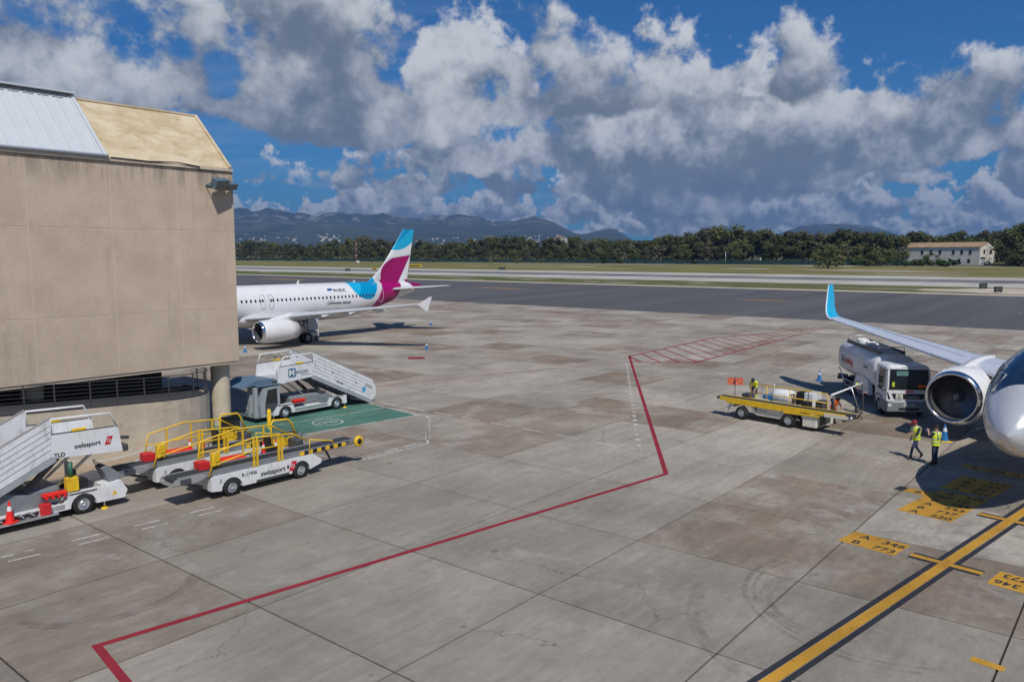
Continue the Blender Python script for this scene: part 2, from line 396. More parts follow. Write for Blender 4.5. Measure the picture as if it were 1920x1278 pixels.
# ------------------------------------------------------------------ painted markings (parts of the apron)
def strip(name, pts, wd, m, z=.006, parent=None, closed=False):
    b = MB(); pts = [Vector((p[0], p[1])) for p in pts]; n = len(pts); L = []; Rr = []
    for i in range(n):
        d0 = (pts[i]-pts[i-1]).normalized() if (i > 0 or closed) else (pts[1]-pts[0]).normalized()
        d1 = (pts[(i+1) % n]-pts[i]).normalized() if (i < n-1 or closed) else d0
        t_ = (d0+d1).normalized(); nn = Vector((-t_.y, t_.x)); k = wd/2/max(.35, nn.dot(Vector((-d0.y, d0.x))))
        L.append(pts[i]+nn*k); Rr.append(pts[i]-nn*k)
    rng = range(n) if closed else range(n-1)
    for i in rng:
        j = (i+1) % n
        b.sheet([W(L[i].x, L[i].y, z), W(Rr[i].x, Rr[i].y, z), W(Rr[j].x, Rr[j].y, z), W(L[j].x, L[j].y, z)])
    return b.build(name, m, parent or apron)
def dashes(name, p, q, wd, on, off, m, z=.006):
    p = Vector(p); q = Vector(q); L = (q-p).length; d = (q-p)/L; n = Vector((-d.y, d.x))*wd/2; b = MB(); s = 0.
    while s < L:
        a = p+d*s; c = p+d*min(s+on, L)
        b.sheet([W(*(a+n), z), W(*(a-n), z), W(*(c-n), z), W(*(c+n), z)]); s += on+off
    return b.build(name, m, apron)
strip('red_line', [(7.3, 15.6), (7.85, 19.3), (30.1, 16.0), (64.0, 38.1)], .21, P_red)
strip('red_line', [(64.0, 38.1), (83.7, 39.1), (105.5, 33.4), (63.4, 31.2), (60.3, 35.75)], .26, P_red, .010)
hb = MB(); hpoly = [(64.0, 38.1), (83.7, 39.1), (105.5, 33.4), (63.4, 31.2), (60.3, 35.75)]
def inside(p, poly):
    c = False
    for (x0, y0), (x1, y1) in zip(poly, poly[1:]+poly[:1]):
        if (y0 > p[1]) != (y1 > p[1]) and p[0] < (x1-x0)*(p[1]-y0)/(y1-y0)+x0: c = not c
    return c
hd = Vector((-.70, -.714)); hn = Vector((-hd.y, hd.x))
for k in range(-4, 21):                                               # hatching across the keel-shaped zone
    o_ = Vector((66.6+k*2.3, 38.5)) - hd*14; ts = [t_*.05 for t_ in range(620) if inside(o_+hd*(t_*.05), hpoly)]
    if len(ts) < 8: continue
    a = o_+hd*ts[0]; c = o_+hd*ts[-1]; n = hn*.10
    hb.sheet([W(*(a+n), .006), W(*(a-n), .006), W(*(c-n), .006), W(*(c+n), .006)])
hb.build('red_hatching', P_red, apron)
strip('red_line', [(30., 44.6), (42., 42.2), (61.5, 35.6)], .12, P_redf)
strip('red_line', [(56, 75), (112, 75.5)], .15, P_redf)
dashes('white_dashes', (60.5, 36.3), (33.0, 19.0), .22, .45, .75, P_white)
dashes('white_dashes', (33.6, 40.2), (33.0, 19.0), .13, 1.5, .8, P_white)
MB().sheet([W(49.4, 52.4, .006), W(50.4, 51.2, .006), W(51.4, 52.4, .006), W(50.4, 53.6, .006)]).build('red_diamond', P_red, apron)
MB().sheet([W(50.1, 52.4, .010), W(50.4, 52.0, .010), W(50.7, 52.4, .010), W(50.4, 52.8, .010)]).build('diamond_centre', P_redf, apron)
# green pedestrian and parking area with white edges
MB().sheet([W(22.2, 34.9, .006), W(32.1, 33.55, .006), W(32.75, 38.5, .006), W(33.2, 41.6, .006), W(22.2, 42.4, .006)]).build('green_area', P_grn, apron)
strip('white_line', [(22.0, 34.8), (32.2, 33.4), (33.3, 41.6)], .11, P_white, .010)
strip('white_line', [(23.4, 37.6), (32.4, 36.6)], .08, P_white, .010)
strip('white_line', [(32.6, 36.5), (32.3, 32.7), (27.6, 27.95), (23.6, 27.9), (22.6, 30.2)], .11, P_white)
dashes('white_dashes', (31.9, 32.2), (27.9, 28.3), .2, .35, .35, P_white)
dashes('white_dashes', (27.2, 28.3), (23.9, 28.2), .11, .9, .4, P_white)
for du_ in (0, .55): dashes('white_dashes', (4.5, 27.2+du_), (15.8, 26.3+du_), .10, .9, 1.1, P_white)
lw = MB()
lw.sheet([W(6, 33.6, .006), W(21.9, 33.6, .006), W(21.9, 35.0, .006), W(6, 35.0, .006)]); lw.build('green_walkway', P_grn2, apron)
dashes('white_dashes', (6, 33.75), (21.8, 33.75), .13, 1.0, .5, P_white, .010)
# bicycle roundel on the green area
rb = MB()
cu_, cv_ = 27.6, 35.9
def ring(b, cu, cv, r0, r1, n=28, z=.010):
    for k in range(n):
        t0, t1 = 2*math.pi*k/n, 2*math.pi*(k+1)/n
        b.sheet([W(cu+r0*math.cos(t0), cv+r0*math.sin(t0), z), W(cu+r1*math.cos(t0), cv+r1*math.sin(t0), z), W(cu+r1*math.cos(t1), cv+r1*math.sin(t1), z), W(cu+r0*math.cos(t1), cv+r0*math.sin(t1), z)])
ring(rb, cu_, cv_, .78, .88); ring(rb, cu_-.3, cv_+.1, .17, .24); ring(rb, cu_+.3, cv_-.1, .17, .24)
rb.build('bicycle_roundel', P_white, apron)
strip('bicycle_roundel', [(cu_-.3, cv_+.1), (cu_-.05, cv_+.28), (cu_+.3, cv_-.1), (cu_, cv_-.05), (cu_-.05, cv_+.28)], .06, P_white, .010)
# stand centreline in its own frame: s along the line, q to its left
LA = math.atan2(3.57-6.15, 32.68-16.46); LC, LS = math.cos(LA), math.sin(LA)
def LQ(s, q): return (16.46+s*LC-q*LS, 6.15+s*LS+q*LC)
def lstrip(name, s0, s1, q0, q1, m, z): MB().sheet([W(*LQ(s0, q0), z), W(*LQ(s1, q0), z), W(*LQ(s1, q1), z), W(*LQ(s0, q1), z)]).build(name, m, apron)
lstrip('centreline_border', -14, 45, -.33, -.17, P_blk, .006); lstrip('centreline_border', -14, 45, .17, .33, P_blk, .006)
lstrip('centreline', -14, 45, -.15, .15, P_yel, .010)
for s_ in (10.15, 16.1, 22.3):
    lstrip('stop_bar', s_-.13, s_+.13, -1.02, 1.02, P_yel, .014)
    for a_, b_ in ((-1.02, -.34), (.34, 1.02)):
        lstrip('stop_bar_border', s_+.13, s_+.27, a_, b_, P_blk, .010); lstrip('stop_bar_border', s_-.27, s_-.13, a_, b_, P_blk, .010)
def stop_box(s0, s1, q0, q1, rows, flip=False, black_end=None):
    lstrip('stop_panel', s0, s1, q0, q1, P_yel, .006)
    if black_end: lstrip('stop_panel_end', s0, s1, q1, q1+black_end, P_blk, .006)
    h = (s1-s0)/len(rows)
    for k, tx in enumerate(rows):
        sB = s1-(k+1)*h+h*.22
        a = W(*LQ(sB, q1-.35), .011); xd = W(*LQ(0, -1))-W(*LQ(0, 0)); yd = W(*LQ(1, 0))-W(*LQ(0, 0))
        if flip:
            sB = s0+(k+1)*h-h*.22; a = W(*LQ(sB, q0+.35), .011); xd = -xd; yd = -yd
        text('stop_code', tx, h*.74, P_blk, apron, a, xd, yd, ext=0., bold=.008, sx=1.0)
stop_box(9.65, 10.95, 1.34, 3.15, ['A   346', 'B   773'])
stop_box(14.35, 16.93, 1.34, 3.2, ['B   744', 'A   343', 'B   737', 'A   220'])
stop_box(16.94, 17.58, 1.34, 4.05, ['B   787-10'], black_end=.36)
stop_box(17.59, 18.2, 1.34, 3.1, ['A   359'])
stop_box(18.55, 21.1, 1.34, 3.25, ['A   319', 'B   757', 'A   321', 'A   320'])
stop_box(22.6, 23.25, 1.5, 3.9, ['B   788  A  330'])
stop_box(9.5, 10.75, -3.15, -1.32, ['A   346', 'B   773'], True)
lstrip('stop_panel', 4.35, 4.62, -3.3, -2.6, P_yel, .006)
# tyre marks: arcs of rubber left by turning tugs
def skid_mat():
    m = bpy.data.materials.new('tyre_rubber_mark'); m.use_nodes = True; t = NT(m.node_tree); p = ground_uv(t)
    bs = t.n('ShaderNodeBsdfPrincipled', {'Base Color': (.05, .05, .05, 1), 'Roughness': .9}); tr = t.n('ShaderNodeBsdfTransparent')
    mx = t.n('ShaderNodeMixShader', {0: t.ss(t.noise(p, 1.3, 7, .7), .35, .75, 0., .26)}); t.t.links.new(tr.outputs[0], mx.inputs[1]); t.t.links.new(bs.outputs[0], mx.inputs[2])
    o = t.n('ShaderNodeOutputMaterial'); t.t.links.new(mx.outputs[0], o.inputs[0]); return m
M_skid = skid_mat()
def arc(cu, cv, r, a0, a1, wd, n=26, z=.003):
    b = MB()
    for k in range(n):
        t0 = R(a0+(a1-a0)*k/n); t1 = R(a0+(a1-a0)*(k+1)/n); q = [(r-wd/2, t0), (r+wd/2, t0), (r+wd/2, t1), (r-wd/2, t1)]
        b.sheet([W(cu+a*math.cos(t_), cv+a*math.sin(t_), z) for a, t_ in q])
    b.build('tyre_mark', M_skid, apron)
for k, (cu, cv, r, a0, a1) in enumerate([(22.3, 5.2, 3.4, 60, 215), (22.3, 5.2, 3.65, 70, 205), (21.6, 5.9, 2.1, 40, 200), (21.6, 5.9, 2.3, 50, 190), (20.6, 5.0, 4.6, 95, 190), (20.6, 5.0, 4.4, 100, 180),
        (24.5, -1.0, 3.0, 120, 260), (24.5, -1.0, 3.2, 130, 250), (27, -.8, 2.0, 100, 260), (45, 40, 6, 150, 300), (45, 40, 6.3, 160, 290), (42, 37, 4.4, 160, 300), (48, 33, 5, 120, 280), (48, 33, 5.3, 130, 270), (9.5, 23, 2.5, 200, 330), (9.5, 23, 2.7, 210, 330)]):
    arc(cu, cv, r, a0, a1, .10+.05*(k % 3), z=.0022+.0001*k)

# ------------------------------------------------------------------ land beyond the apron
def band(name, u0, u1, m, v0=-900, v1=1500, dz=0., n=1):
    b = MB(); us = [u0+(u1-u0)*k/n for k in range(n+1)]
    for a, c in zip(us[:-1], us[1:]): b.sheet([W(a, v0, terr(a)+dz), W(c, v0, terr(c)+dz), W(c, v1, terr(c)+dz), W(a, v1, terr(a)+dz)])
    return tag(b.build(name, m), kind='structure')
band('terrain', 117, 640, M_scrub, dz=-.02); 
tb = MB(); tb.sheet([W(640, -6000, 7.84), W(14000, -6000, 7.84), W(14000, 14000, 7.84), W(640, 14000, 7.84)]); tag(tb.build('plain', M_scrub), kind='structure')
tb = MB(); tb.sheet([W(-700, -900, -.12), W(117, -900, -.12), W(117, -60.2, -.12), W(-700, -60.2, -.12)]); tb.sheet([W(-700, 160.2, -.12), W(117, 160.2, -.12), W(117, 1500, -.12), W(-700, 1500, -.12)]); tb.sheet([W(-700, -60, -.12), W(-45.2, -60, -.12), W(-45.2, 160, -.12), W(-700, 160, -.12)])
tag(tb.build('outer_apron', M_conc2), kind='structure')
band('taxiway', 117, 191, M_asph, dz=.004)
band('taxiway_shoulder', 188.5, 194, M_dirt, dz=.010)
band('grass_strip', 193.5, 222, M_grass2, dz=.016)
band('runway', 221, 283, M_conc2, dz=.022)
rw = MB(); rw.sheet([W(243, -900, terr(243)+.028), W(262, -900, terr(262)+.028), W(262, 1500, terr(262)+.028), W(243, 1500, terr(243)+.028)])
rw.build('tyre_darkened_strip', surf_mat('rubbered_concrete', (.12, .12, .12), (.2, .2, .2), .05, (.3, 1.5, 1), 4.), bpy.data.objects['runway'])
band('grass_field', 282.5, 395, M_grass, dz=.028)
band('service_track', 396, 400, M_dirt, dz=.034)
# bare pale patches on the strips
pt = random.Random(3)
def blotch(name, u, v, ru, rv, m, dz, parent):
    b = MB(); n = 18; b.sheet([W(u+ru*math.cos(2*math.pi*k/n)*pt.uniform(.7, 1.2), v+rv*math.sin(2*math.pi*k/n)*pt.uniform(.7, 1.2), terr(u+ru*math.cos(2*math.pi*k/n))+dz) for k in range(n)])
    b.build(name, m, parent)
gs = bpy.data.objects['grass_strip']; gf = bpy.data.objects['grass_field']; ts = bpy.data.objects['taxiway']
for k in range(26): blotch('bare_patch', pt.uniform(194.5, 219), pt.uniform(10, 330), pt.uniform(.4, 1.6), pt.uniform(3, 11), M_dirt, .06+.002*k, gs)
blotch('bare_patch', 204, 20, 12, 22, M_dirt, .12, gs)
for k in range(14): blotch('bare_patch', pt.uniform(290, 392), pt.uniform(60, 700), pt.uniform(2, 5), pt.uniform(8, 30), M_dirt, .12+.002*k, gf)
for u, v, ru, rv in [(160, 135, .8, 9), (152, 60, .5, 7), (168, 240, 1.2, 16)]: blotch('worn_yellow_mark', u, v, ru, rv, P_yel, .012, ts)
for k in range(2): 
    b = MB(); a = W(139+k*4.5, 17.5-k*2.4, terr(141)+.03); b.sheet([W(138+k*6, 17+k*-.1, terr(138+k*6)+.012), W(138.25+k*6, 17, terr(138+k*6)+.012), W(142.25+k*6, 16.4, terr(142+k*6)+.012), W(142+k*6, 16.4, terr(142+k*6)+.012)]); b.build('white_dash', P_white, ts)
# ------------------------------------------------------------------ terminal block on the left
def aggregate_mat():
    m = bpy.data.materials.new('exposed_aggregate'); m.use_nodes = True; t = NT(m.node_tree)
    g = t.n('ShaderNodeNewGeometry').outputs['Position']; x, y, z = t.sep(g)[:3]
    n = t.noise(g, .7, 6, .6); f = t.noise(g, 24., 3, .75)
    c = t.mix(t.ss(n, .3, .7), (.475, .38, .292), (.555, .45, .352))
    c = t.v('SCALE', c, t.lin(f, .25, .75, .76, 1.22))
    st = t.noise(t.v('MULTIPLY', g, (2.2, 2.2, .3)), 1., 6, .65)
    run = t.m('MULTIPLY', t.ss(z, 12.2, 13.7), t.ss(st, .42, .66))
    c = t.mix(t.m('MULTIPLY', run, .55), c, (.14, .12, .10))
    stk = t.m('MULTIPLY', t.ss(t.noise(t.v('MULTIPLY', g, (1.4, 1.4, .10)), 1.3, 7, .7), .52, .72), t.ss(t.noise(g, .25, 3), .4, .65)); c = t.mix(t.m('MULTIPLY', stk, .32), c, (.20, .165, .13))
    pt_ = t.ss(t.noise(g, .45, 4, .6, .4), .60, .68); c = t.mix(t.m('MULTIPLY', pt_, .25), c, (.56, .48, .39))
    bs = t.n('ShaderNodeBsdfPrincipled', {'Base Color': c, 'Roughness': .9}); bs.inputs['Specular IOR Level'].default_value = .25
    t.put(bs.inputs['Normal'], t.n('ShaderNodeBump', {'Strength': .5, 'Distance': .012, 'Height': f}).outputs[0])
    o = t.n('ShaderNodeOutputMaterial'); t.t.links.new(bs.outputs[0], o.inputs[0]); MATS['agg'] = m; return m
def plaster_mat(name, c1, c2, c3, sc=.9):
    m = bpy.data.materials.new(name); m.use_nodes = True; t = NT(m.node_tree)
    g = t.n('ShaderNodeTexCoord').outputs['Object']
    c = t.mix(t.ss(t.noise(t.v('MULTIPLY', g, (1, 1, 1.6)), sc, 8, .66, .4), .36, .64), c1, c2)
    c = t.mix(t.ss(t.noise(t.v('MULTIPLY', g, (.7, 1, 2.5)), sc*1.4, 8, .7, .5), .54, .74), c, c3)
    c = t.v('SCALE', c, t.lin(t.noise(g, 30., 3, .7), .25, .75, .9, 1.1))
    bs = t.n('ShaderNodeBsdfPrincipled', {'Base Color': c, 'Roughness': .85})
    t.put(bs.inputs['Normal'], t.n('ShaderNodeBump', {'Strength': .4, 'Distance': .02, 'Height': t.noise(g, 5., 6, .65)}).outputs[0])
    o = t.n('ShaderNodeOutputMaterial'); t.t.links.new(bs.outputs[0], o.inputs[0]); return m
M_agg = aggregate_mat()
M_cplain = plaster_mat('cast_concrete', (.50, .425, .33), (.58, .50, .39), (.38, .32, .25))
M_roofb = plaster_mat('stained_roof_render', (.47, .37, .22), (.60, .51, .36), (.33, .23, .10), .8)
M_seal = mat('panel_joint', (.62, .54, .44), .8)
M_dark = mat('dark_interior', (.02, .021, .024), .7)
BR = ROT_U
tb_ = thing('terminal_building', 'beige concrete panel terminal block with white metal roof at left', 'building', W(0, 0), BR)
# local frame of the building: x = u, y = v
core = MB(); core.prism([(-12, 3.62), (24.05, 3.62), (24.05, 13.70), (-12, 13.70)], 39.012, 60, 'y'); core.build('wall_core', M_seal, tb_)
ucols = [-11.2, -7.6, -4.0, -.4, 3.2, 6.8, 10.4, 14.0, 17.65, 20.95, 24.15]; zrows = [3.58, 6.5, 10.6, 13.75]
for a, b_ in zip(ucols[:-1], ucols[1:]):
    for c, d in zip(zrows[:-1], zrows[1:]):
        MB().bbox(a+.014, b_-.014, 39.0, 39.12, c+.014, d-.014, .006).build('wall_panel', M_agg, tb_)
MB().box(24.05, 24.15, 39.13, 60, 3.6, 13.74).build('end_wall', M_agg, tb_)
MB().box(-12, 24.12, 38.9, 39.22, 13.76, 13.9).build('coping', M_cplain, tb_)
# rendered slope of the roof and its end
rb_ = MB(); rb_.prism([(39.02, 13.92), (42.3, 17.0), (48, 17.0), (48, 13.92)], 17.6, 24.05, 'x'); rb_.build('rendered_roof', M_roofb, tb_)
e_ = MB(); e_.bar((24.0, 39.0, 13.98), (24.0, 42.3, 17.06), .16, .10); e_.bar((17.6, 42.3, 17.03), (24.05, 42.3, 17.03), .16, .10); e_.build('roof_edge', M_roofb, tb_)
M_rw = mat('white_roof_sheet', (.54, .57, .60), .4, var=.04, dirt=.06)
mr = MB(); mr.prism([(38.98, 13.98), (42.35, 17.2), (48, 17.2), (48, 13.98)], -12, 17.55, 'x'); mr.build('metal_roof', M_rw, tb_)
sl = Vector((0, 42.35-38.98, 17.2-13.98)); 
for k in range(46):
    x = 17.3-k*.64
    if x < -11.8: break
    MB().bar((x, 38.98, 14.0), (x, 42.33, 17.2), .035, .07).build('roof_seam', M_rw, tb_)
MB().bar((17.5, 38.96, 14.02), (17.5, 42.36, 17.24), .16, .10).build('roof_flashing', M_rw, tb_)
MB().box(-12, 17.58, 42.0, 42.5, 17.21, 17.30).build('ridge_cap', M_rw, tb_)
for k in range(36):
    x = 16.7-k*.64; MB().box(x-.24, x+.24, 41.93, 41.995, 17.08, 17.13).build('vent_slot', M_dark, tb_)
gt = MB(); gt.tube([(-12, 38.86, 13.98), (17.6, 38.86, 13.98)], .075, 10); gt.build('gutter', M_rw, tb_)
MB().tube([(17.7, 38.88, 13.93), (19.6, 38.87, 13.90), (21.0, 38.88, 13.98), (22.2, 38.86, 13.86)], .03, 6).build('loose_cable', black, tb_)
# soffit, columns and the curved lower storey with its ramp
MB().box(-12, 24.1, 39.05, 60, 3.46, 3.61).build('soffit', M_cplain, tb_)
for u in (23.55, 14.5, 5.5):
    c = MB(); c.lathe([(.5, 0), (.5, 3.46)], 32, Matrix.Translation((u, 40.0 if u > 20 else 41.2, 0))); c.build('column', M_cplain, tb_)
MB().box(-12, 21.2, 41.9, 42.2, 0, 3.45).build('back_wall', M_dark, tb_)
path = [(-12, 36.1), (3, 36.2), (11.3, 36.3), (17.4, 36.75)]
for k in range(10):
    a = R(-88+k*10.2); path.append((17.6+4.9*math.cos(a)*1.0, 39.9+3.15*math.sin(a)))
path += [(22.5, 41.8)]
def rampz(u): return 2.95 if u < 9 else 2.95-.062*(u-9)
def wallstrip(name, pth, zf0, zf1, th, m, seg=None):
    b = MB(); n = len(pth); outs = []
    for i in range(n):
        a = Vector(pth[max(i-1, 0)]); c = Vector(pth[min(i+1, n-1)]); d = (c-a).normalized(); nn = Vector((-d.y, d.x))
        outs.append((Vector(pth[i]), Vector(pth[i])+nn*th))
    rings = []
    for (p, q) in outs: rings.append([(p.x, p.y, zf0(p.x)), (q.x, q.y, zf0(p.x)), (q.x, q.y, zf1(p.x)), (p.x, p.y, zf1(p.x))])
    b.loft(rings); o = b.build(name, m, tb_)
    for f in o.data.polygons: f.use_smooth = False
    return o
wallstrip('lower_wall', path, lambda u: -.02, rampz, .3, M_cplain)
rp = MB(); 
for (a, b_) in zip(path[:-1], path[1:]): rp.add([(a[0], a[1]+.2, rampz(a[0])-.03), (b_[0], b_[1]+.2, rampz(b_[0])-.03), (b_[0], 42.0, rampz(b_[0])-.03), (a[0], 42.0, rampz(a[0])-.03)], [(0, 1, 2, 3)])
rp.build('ramp_floor', mat('ramp_asphalt', (.035, .037, .042), .8), tb_)
wallstrip('ramp_kerb', [(p[0], p[1]+.02) for p in path], rampz, lambda u: rampz(u)+.10, .2, mat('ramp_edge', (.05, .05, .055), .6))
M_rail = mat('railing_steel', (.10, .10, .105), .45, .5)
rail = thing('ramp_railing', 'dark steel railing along the ramp under the terminal block', 'railing', W(0, 0), BR)
acc = 0.; last = None; pts_ = []
for (a, b_) in zip(path[:-1], path[1:]):
    a = Vector(a); b2 = Vector(b_); L = (b2-a).length; n = max(1, int(L/.3))
    for k in range(n): pts_.append(a+(b2-a)*k/n)
pts_ = [Vector((p.x, p.y+.1)) for p in pts_ if p.x > -4]
for hh in (.25, .42, .59, .76, .93, 1.08):
    MB().tube([(p.x, p.y, rampz(p.x)+.1+hh) for p in pts_[::2]], .022 if hh > 1 else .011, 6).build('rail', M_rail, rail)
s_ = 0.; nxt = 0.
for i in range(1, len(pts_)):
    s_ += (pts_[i]-pts_[i-1]).length
    if s_ >= nxt:
        nxt += 1.35; p = pts_[i]; MB().box(p.x-.02, p.x+.02, p.y-.03, p.y+.03, rampz(p.x)+.05, rampz(p.x)+1.18).build('post', M_rail, rail)
# paving strip and low chain at the foot of the wall
pv = MB(); pv.sheet([W(-12, 35.0, .006), W(19, 35.0, .006), W(20.5, 36.5, .006), W(18, 37.3, .006), W(-12, 36.4, .006)]); pv.build('tan_paving', surf_mat('tan_pavers', (.30, .23, .16), (.36, .29, .21), 3., (1, 1, 1), 20.), apron)
ch = thing('chain_barrier', 'white rope strung between short posts along the paving', 'barrier', W(0, 0), BR)
for k, u in enumerate((9.5, 13.5, 17.5)):
    MB().box(u-.05, u+.05, 35.15, 35.25, 0, .8).build('post', dkgrey, ch)
    if k < 2: MB().tube([(u+4*q/8, 35.2, .75-.3*math.sin(math.pi*q/8)) for q in range(9)], .018, 6).build('rope', white, ch)
# floodlights on the corner
def floodlight(u, z, s, label):
    f = thing('floodlight', label, 'floodlight', W(u, 38.98, z), BR, 'floodlights on the terminal corner')
    M_ = Matrix.Translation((0, -.42*s, 0)) @ Matrix.Rotation(R(28), 4, 'X') @ Matrix.Rotation(R(12), 4, 'Z')
    bl = mat('lamp_housing', (.10, .17, .22), .5, .2)
    b = MB(); b.loft([[(x*s*.62*k, .24*s*q, zz*s*.36*k) for x, zz in ((-.5, -.5), (.5, -.5), (.5, .5), (-.5, .5))] for k, q in ((.7, 1.), (1, .3), (1, -.6))], M_); o = b.build('housing', bl, f)
    for p in o.data.polygons: p.use_smooth = False
    g = MB(); g.box(-.29*s, .29*s, -.165*s, -.15*s, -.165*s, .165*s, M_); g.build('lens', mat('lamp_glass', (.17, .165, .14), .2), f)
    r_ = MB()
    r_.box(-.31*s, .31*s, -.17*s, -.14*s, .165*s, .19*s, M_); r_.box(-.31*s, .31*s, -.17*s, -.14*s, -.19*s, -.165*s, M_); r_.box(-.31*s, -.29*s, -.17*s, -.14*s, -.165*s, .165*s, M_); r_.box(.29*s, .31*s, -.17*s, -.14*s, -.165*s, .165*s, M_); r_.build('bezel', bl, f)
    a = MB(); a.bar((-.34*s, 0, -.1), (-.34*s, -.45*s, 0), .03, .05); a.bar((.34*s, 0, -.1), (.34*s, -.45*s, 0), .03, .05); a.bar((-.36*s, -.02, -.1), (.36*s, -.02, -.1), .05, .05); a.build('bracket', bl, f)
    MB().tube([(0, 0, .45), (0.02, -.12, .5), (.03, -.35*s, .2*s)], .012, 5).build('cable', black, f)
floodlight(23.02, 13.05, 1.35, 'larger floodlight on the corner of the terminal wall')
floodlight(23.85, 12.98, .85, 'smaller floodlight nearest the corner edge of the terminal wall')
# ------------------------------------------------------------------ airliners. local frame: x aft from the nose tip, y to starboard, z up
def livery_mat():
    m = bpy.data.materials.new('airliner_livery'); m.use_nodes = True; t = NT(m.node_tree)
    g = t.n('ShaderNodeTexCoord').outputs['Object']; x, y, z = t.sep(g)[:3]
    def lt(a, b): return t.m('LESS_THAN', a, b)
    def gt(a, b): return t.m('GREATER_THAN', a, b)
    def AND(*q):
        r_ = q[0]
        for k in q[1:]: r_ = t.m('MULTIPLY', r_, k)
        return r_
    wh = t.v('SCALE', (.72, .72, .73), t.lin(t.noise(g, 1.2, 5, .6), .3, .7, .96, 1.03))
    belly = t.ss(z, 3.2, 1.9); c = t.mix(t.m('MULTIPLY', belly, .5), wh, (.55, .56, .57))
    teal1, teal2, burg, lg = (.012, .40, .66), (.0, .27, .52), (.27, .0, .085), (.52, .53, .55)
    fin = gt(z, 6.35)
    # grey sweep beside the burgundy leaf
    zz = t.m('DIVIDE', t.m('SUBTRACT', z, 6.5), 2.4)
    fl = t.m('ADD', 31.5, t.m('MULTIPLY', 1.9, t.m('POWER', t.m('MAXIMUM', zz, 0.), 3.)))
    fl = t.m('ADD', fl, t.m('MULTIPLY', t.m('MINIMUM', t.m('SUBTRACT', z, 6.5), 0.), .756))
    fr = t.m('ADD', 34.82, t.m('MULTIPLY', t.m('SUBTRACT', z, 6.5), .64))
    top = t.m('ADD', 8.95, t.m('MULTIPLY', t.m('SUBTRACT', x, 33.4), .12))
    sweep = AND(gt(x, t.m('SUBTRACT', fl, .95)), lt(x, fr), lt(z, t.m('ADD', top, .15)), gt(z, 4.4))
    c = t.mix(t.m('MULTIPLY', sweep, .8), c, lg)
    leaf = AND(gt(x, fl), lt(x, fr), lt(z, top))
    c = t.mix(leaf, c, t.mix(t.ss(t.m('SUBTRACT', x, t.m('MULTIPLY', z, .9)), 25.4, 26.2), burg, (.33, .0, .12)))
    # teal patch ahead of the fin root and on the fin tip
    ex = t.m('DIVIDE', t.m('SUBTRACT', x, 28.15), 2.3); ez = t.m('DIVIDE', t.m('SUBTRACT', z, 6.05), 1.9)
    el = AND(lt(t.m('ADD', t.m('MULTIPLY', ex, ex), t.m('MULTIPLY', ez, ez)), 1.), lt(x, t.m('ADD', 29.3, t.m('MULTIPLY', t.m('SUBTRACT', z, 4.7), .85))))
    tip = AND(fin, gt(z, t.m('ADD', 9.95, t.m('MULTIPLY', .128, t.m('POWER', t.m('SUBTRACT', x, 34.2), 2.)))))
    dk = t.m('MAXIMUM', AND(fin, lt(t.m('ADD', t.m('MULTIPLY', t.m('SUBTRACT', x, 33.4), .72), 10.1), z)), AND(lt(z, 7.5), gt(t.m('SUBTRACT', x, t.m('MULTIPLY', z, .8)), 22.9)))
    c = t.mix(t.m('MAXIMUM', el, tip), c, t.mix(dk, teal1, teal2))
    cone = AND(gt(x, t.m('ADD', 35.9, t.m('MULTIPLY', t.m('SUBTRACT', 5.9, z), 1.2))), lt(z, 6.3))
    c = t.mix(cone, c, burg)
    bs = t.n('ShaderNodeBsdfPrincipled', {'Base Color': c, 'Roughness': .28}); bs.inputs['Coat Weight'].default_value = .3
    o = t.n('ShaderNodeOutputMaterial'); t.t.links.new(bs.outputs[0], o.inputs[0]); return m
M_liv = livery_mat()
M_awhite = mat('aircraft_white', (.72, .72, .73), .28, var=.03, coat=.3)
M_silver = mat('silver_mica_paint', (.62, .63, .65), .25, .35, var=.03, coat=.4)
M_agrey = mat('aircraft_grey', (.50, .52, .54), .35, var=.05, dirt=.06)
M_wtop = mat('wing_grey', (.56, .60, .66), .3, .15, var=.05)
M_lip = mat('polished_lip', (.72, .73, .74), .16, 1., var=.03)
M_fan = mat('fan_titanium', (.22, .22, .235), .35, .7)
M_duct = mat('inlet_duct', (.10, .10, .105), .45, .3)
M_teal = mat('teal_paint', (.015, .38, .62), .35)
M_hot = mat('exhaust_metal', (.30, .28, .26), .4, .8, dirt=.2)
def fus_rings(st, n=40):
    rr = []
    for x, zc, ry, rz in st: rr.append([(x, ry*math.sin(2*math.pi*k/n), zc-rz*math.cos(2*math.pi*k/n)) for k in range(n)])
    return rr
def interp(st, x):
    for a, b in zip(st[:-1], st[1:]):
        if a[0] <= x <= b[0]:
            f = (x-a[0])/(b[0]-a[0]); return [a[i]+(b[i]-a[i])*f for i in range(4)]
    return st[-1]
def airfoil(c, t, n=12):      # closed loop, unit: list of (x, z)
    up = []; lo = []
    for k in range(n+1):
        x = (1-math.cos(math.pi*k/n))/2
        y = 5*t*(.2969*math.sqrt(x)-.126*x-.3516*x*x+.2843*x**3-.1036*x**4)
        cam = .02*math.sin(math.pi*x); up.append((x*c, (y+cam)*c)); lo.append((x*c, (-y*.8+cam)*c))
    return up+lo[-2:0:-1]
NOSE = [(0, 3.2, .03, .03), (.12, 3.2, .30, .30), (.4, 3.22, .58, .58), (.9, 3.30, .92, .92), (1.6, 3.45, 1.25, 1.25), (2.3, 3.62, 1.50, 1.52), (3.1, 3.80, 1.70, 1.76), (4.1, 3.95, 1.86, 1.95), (5.4, 4.05, 1.96, 2.07), (6.8, 4.08, 1.99, 2.10)]
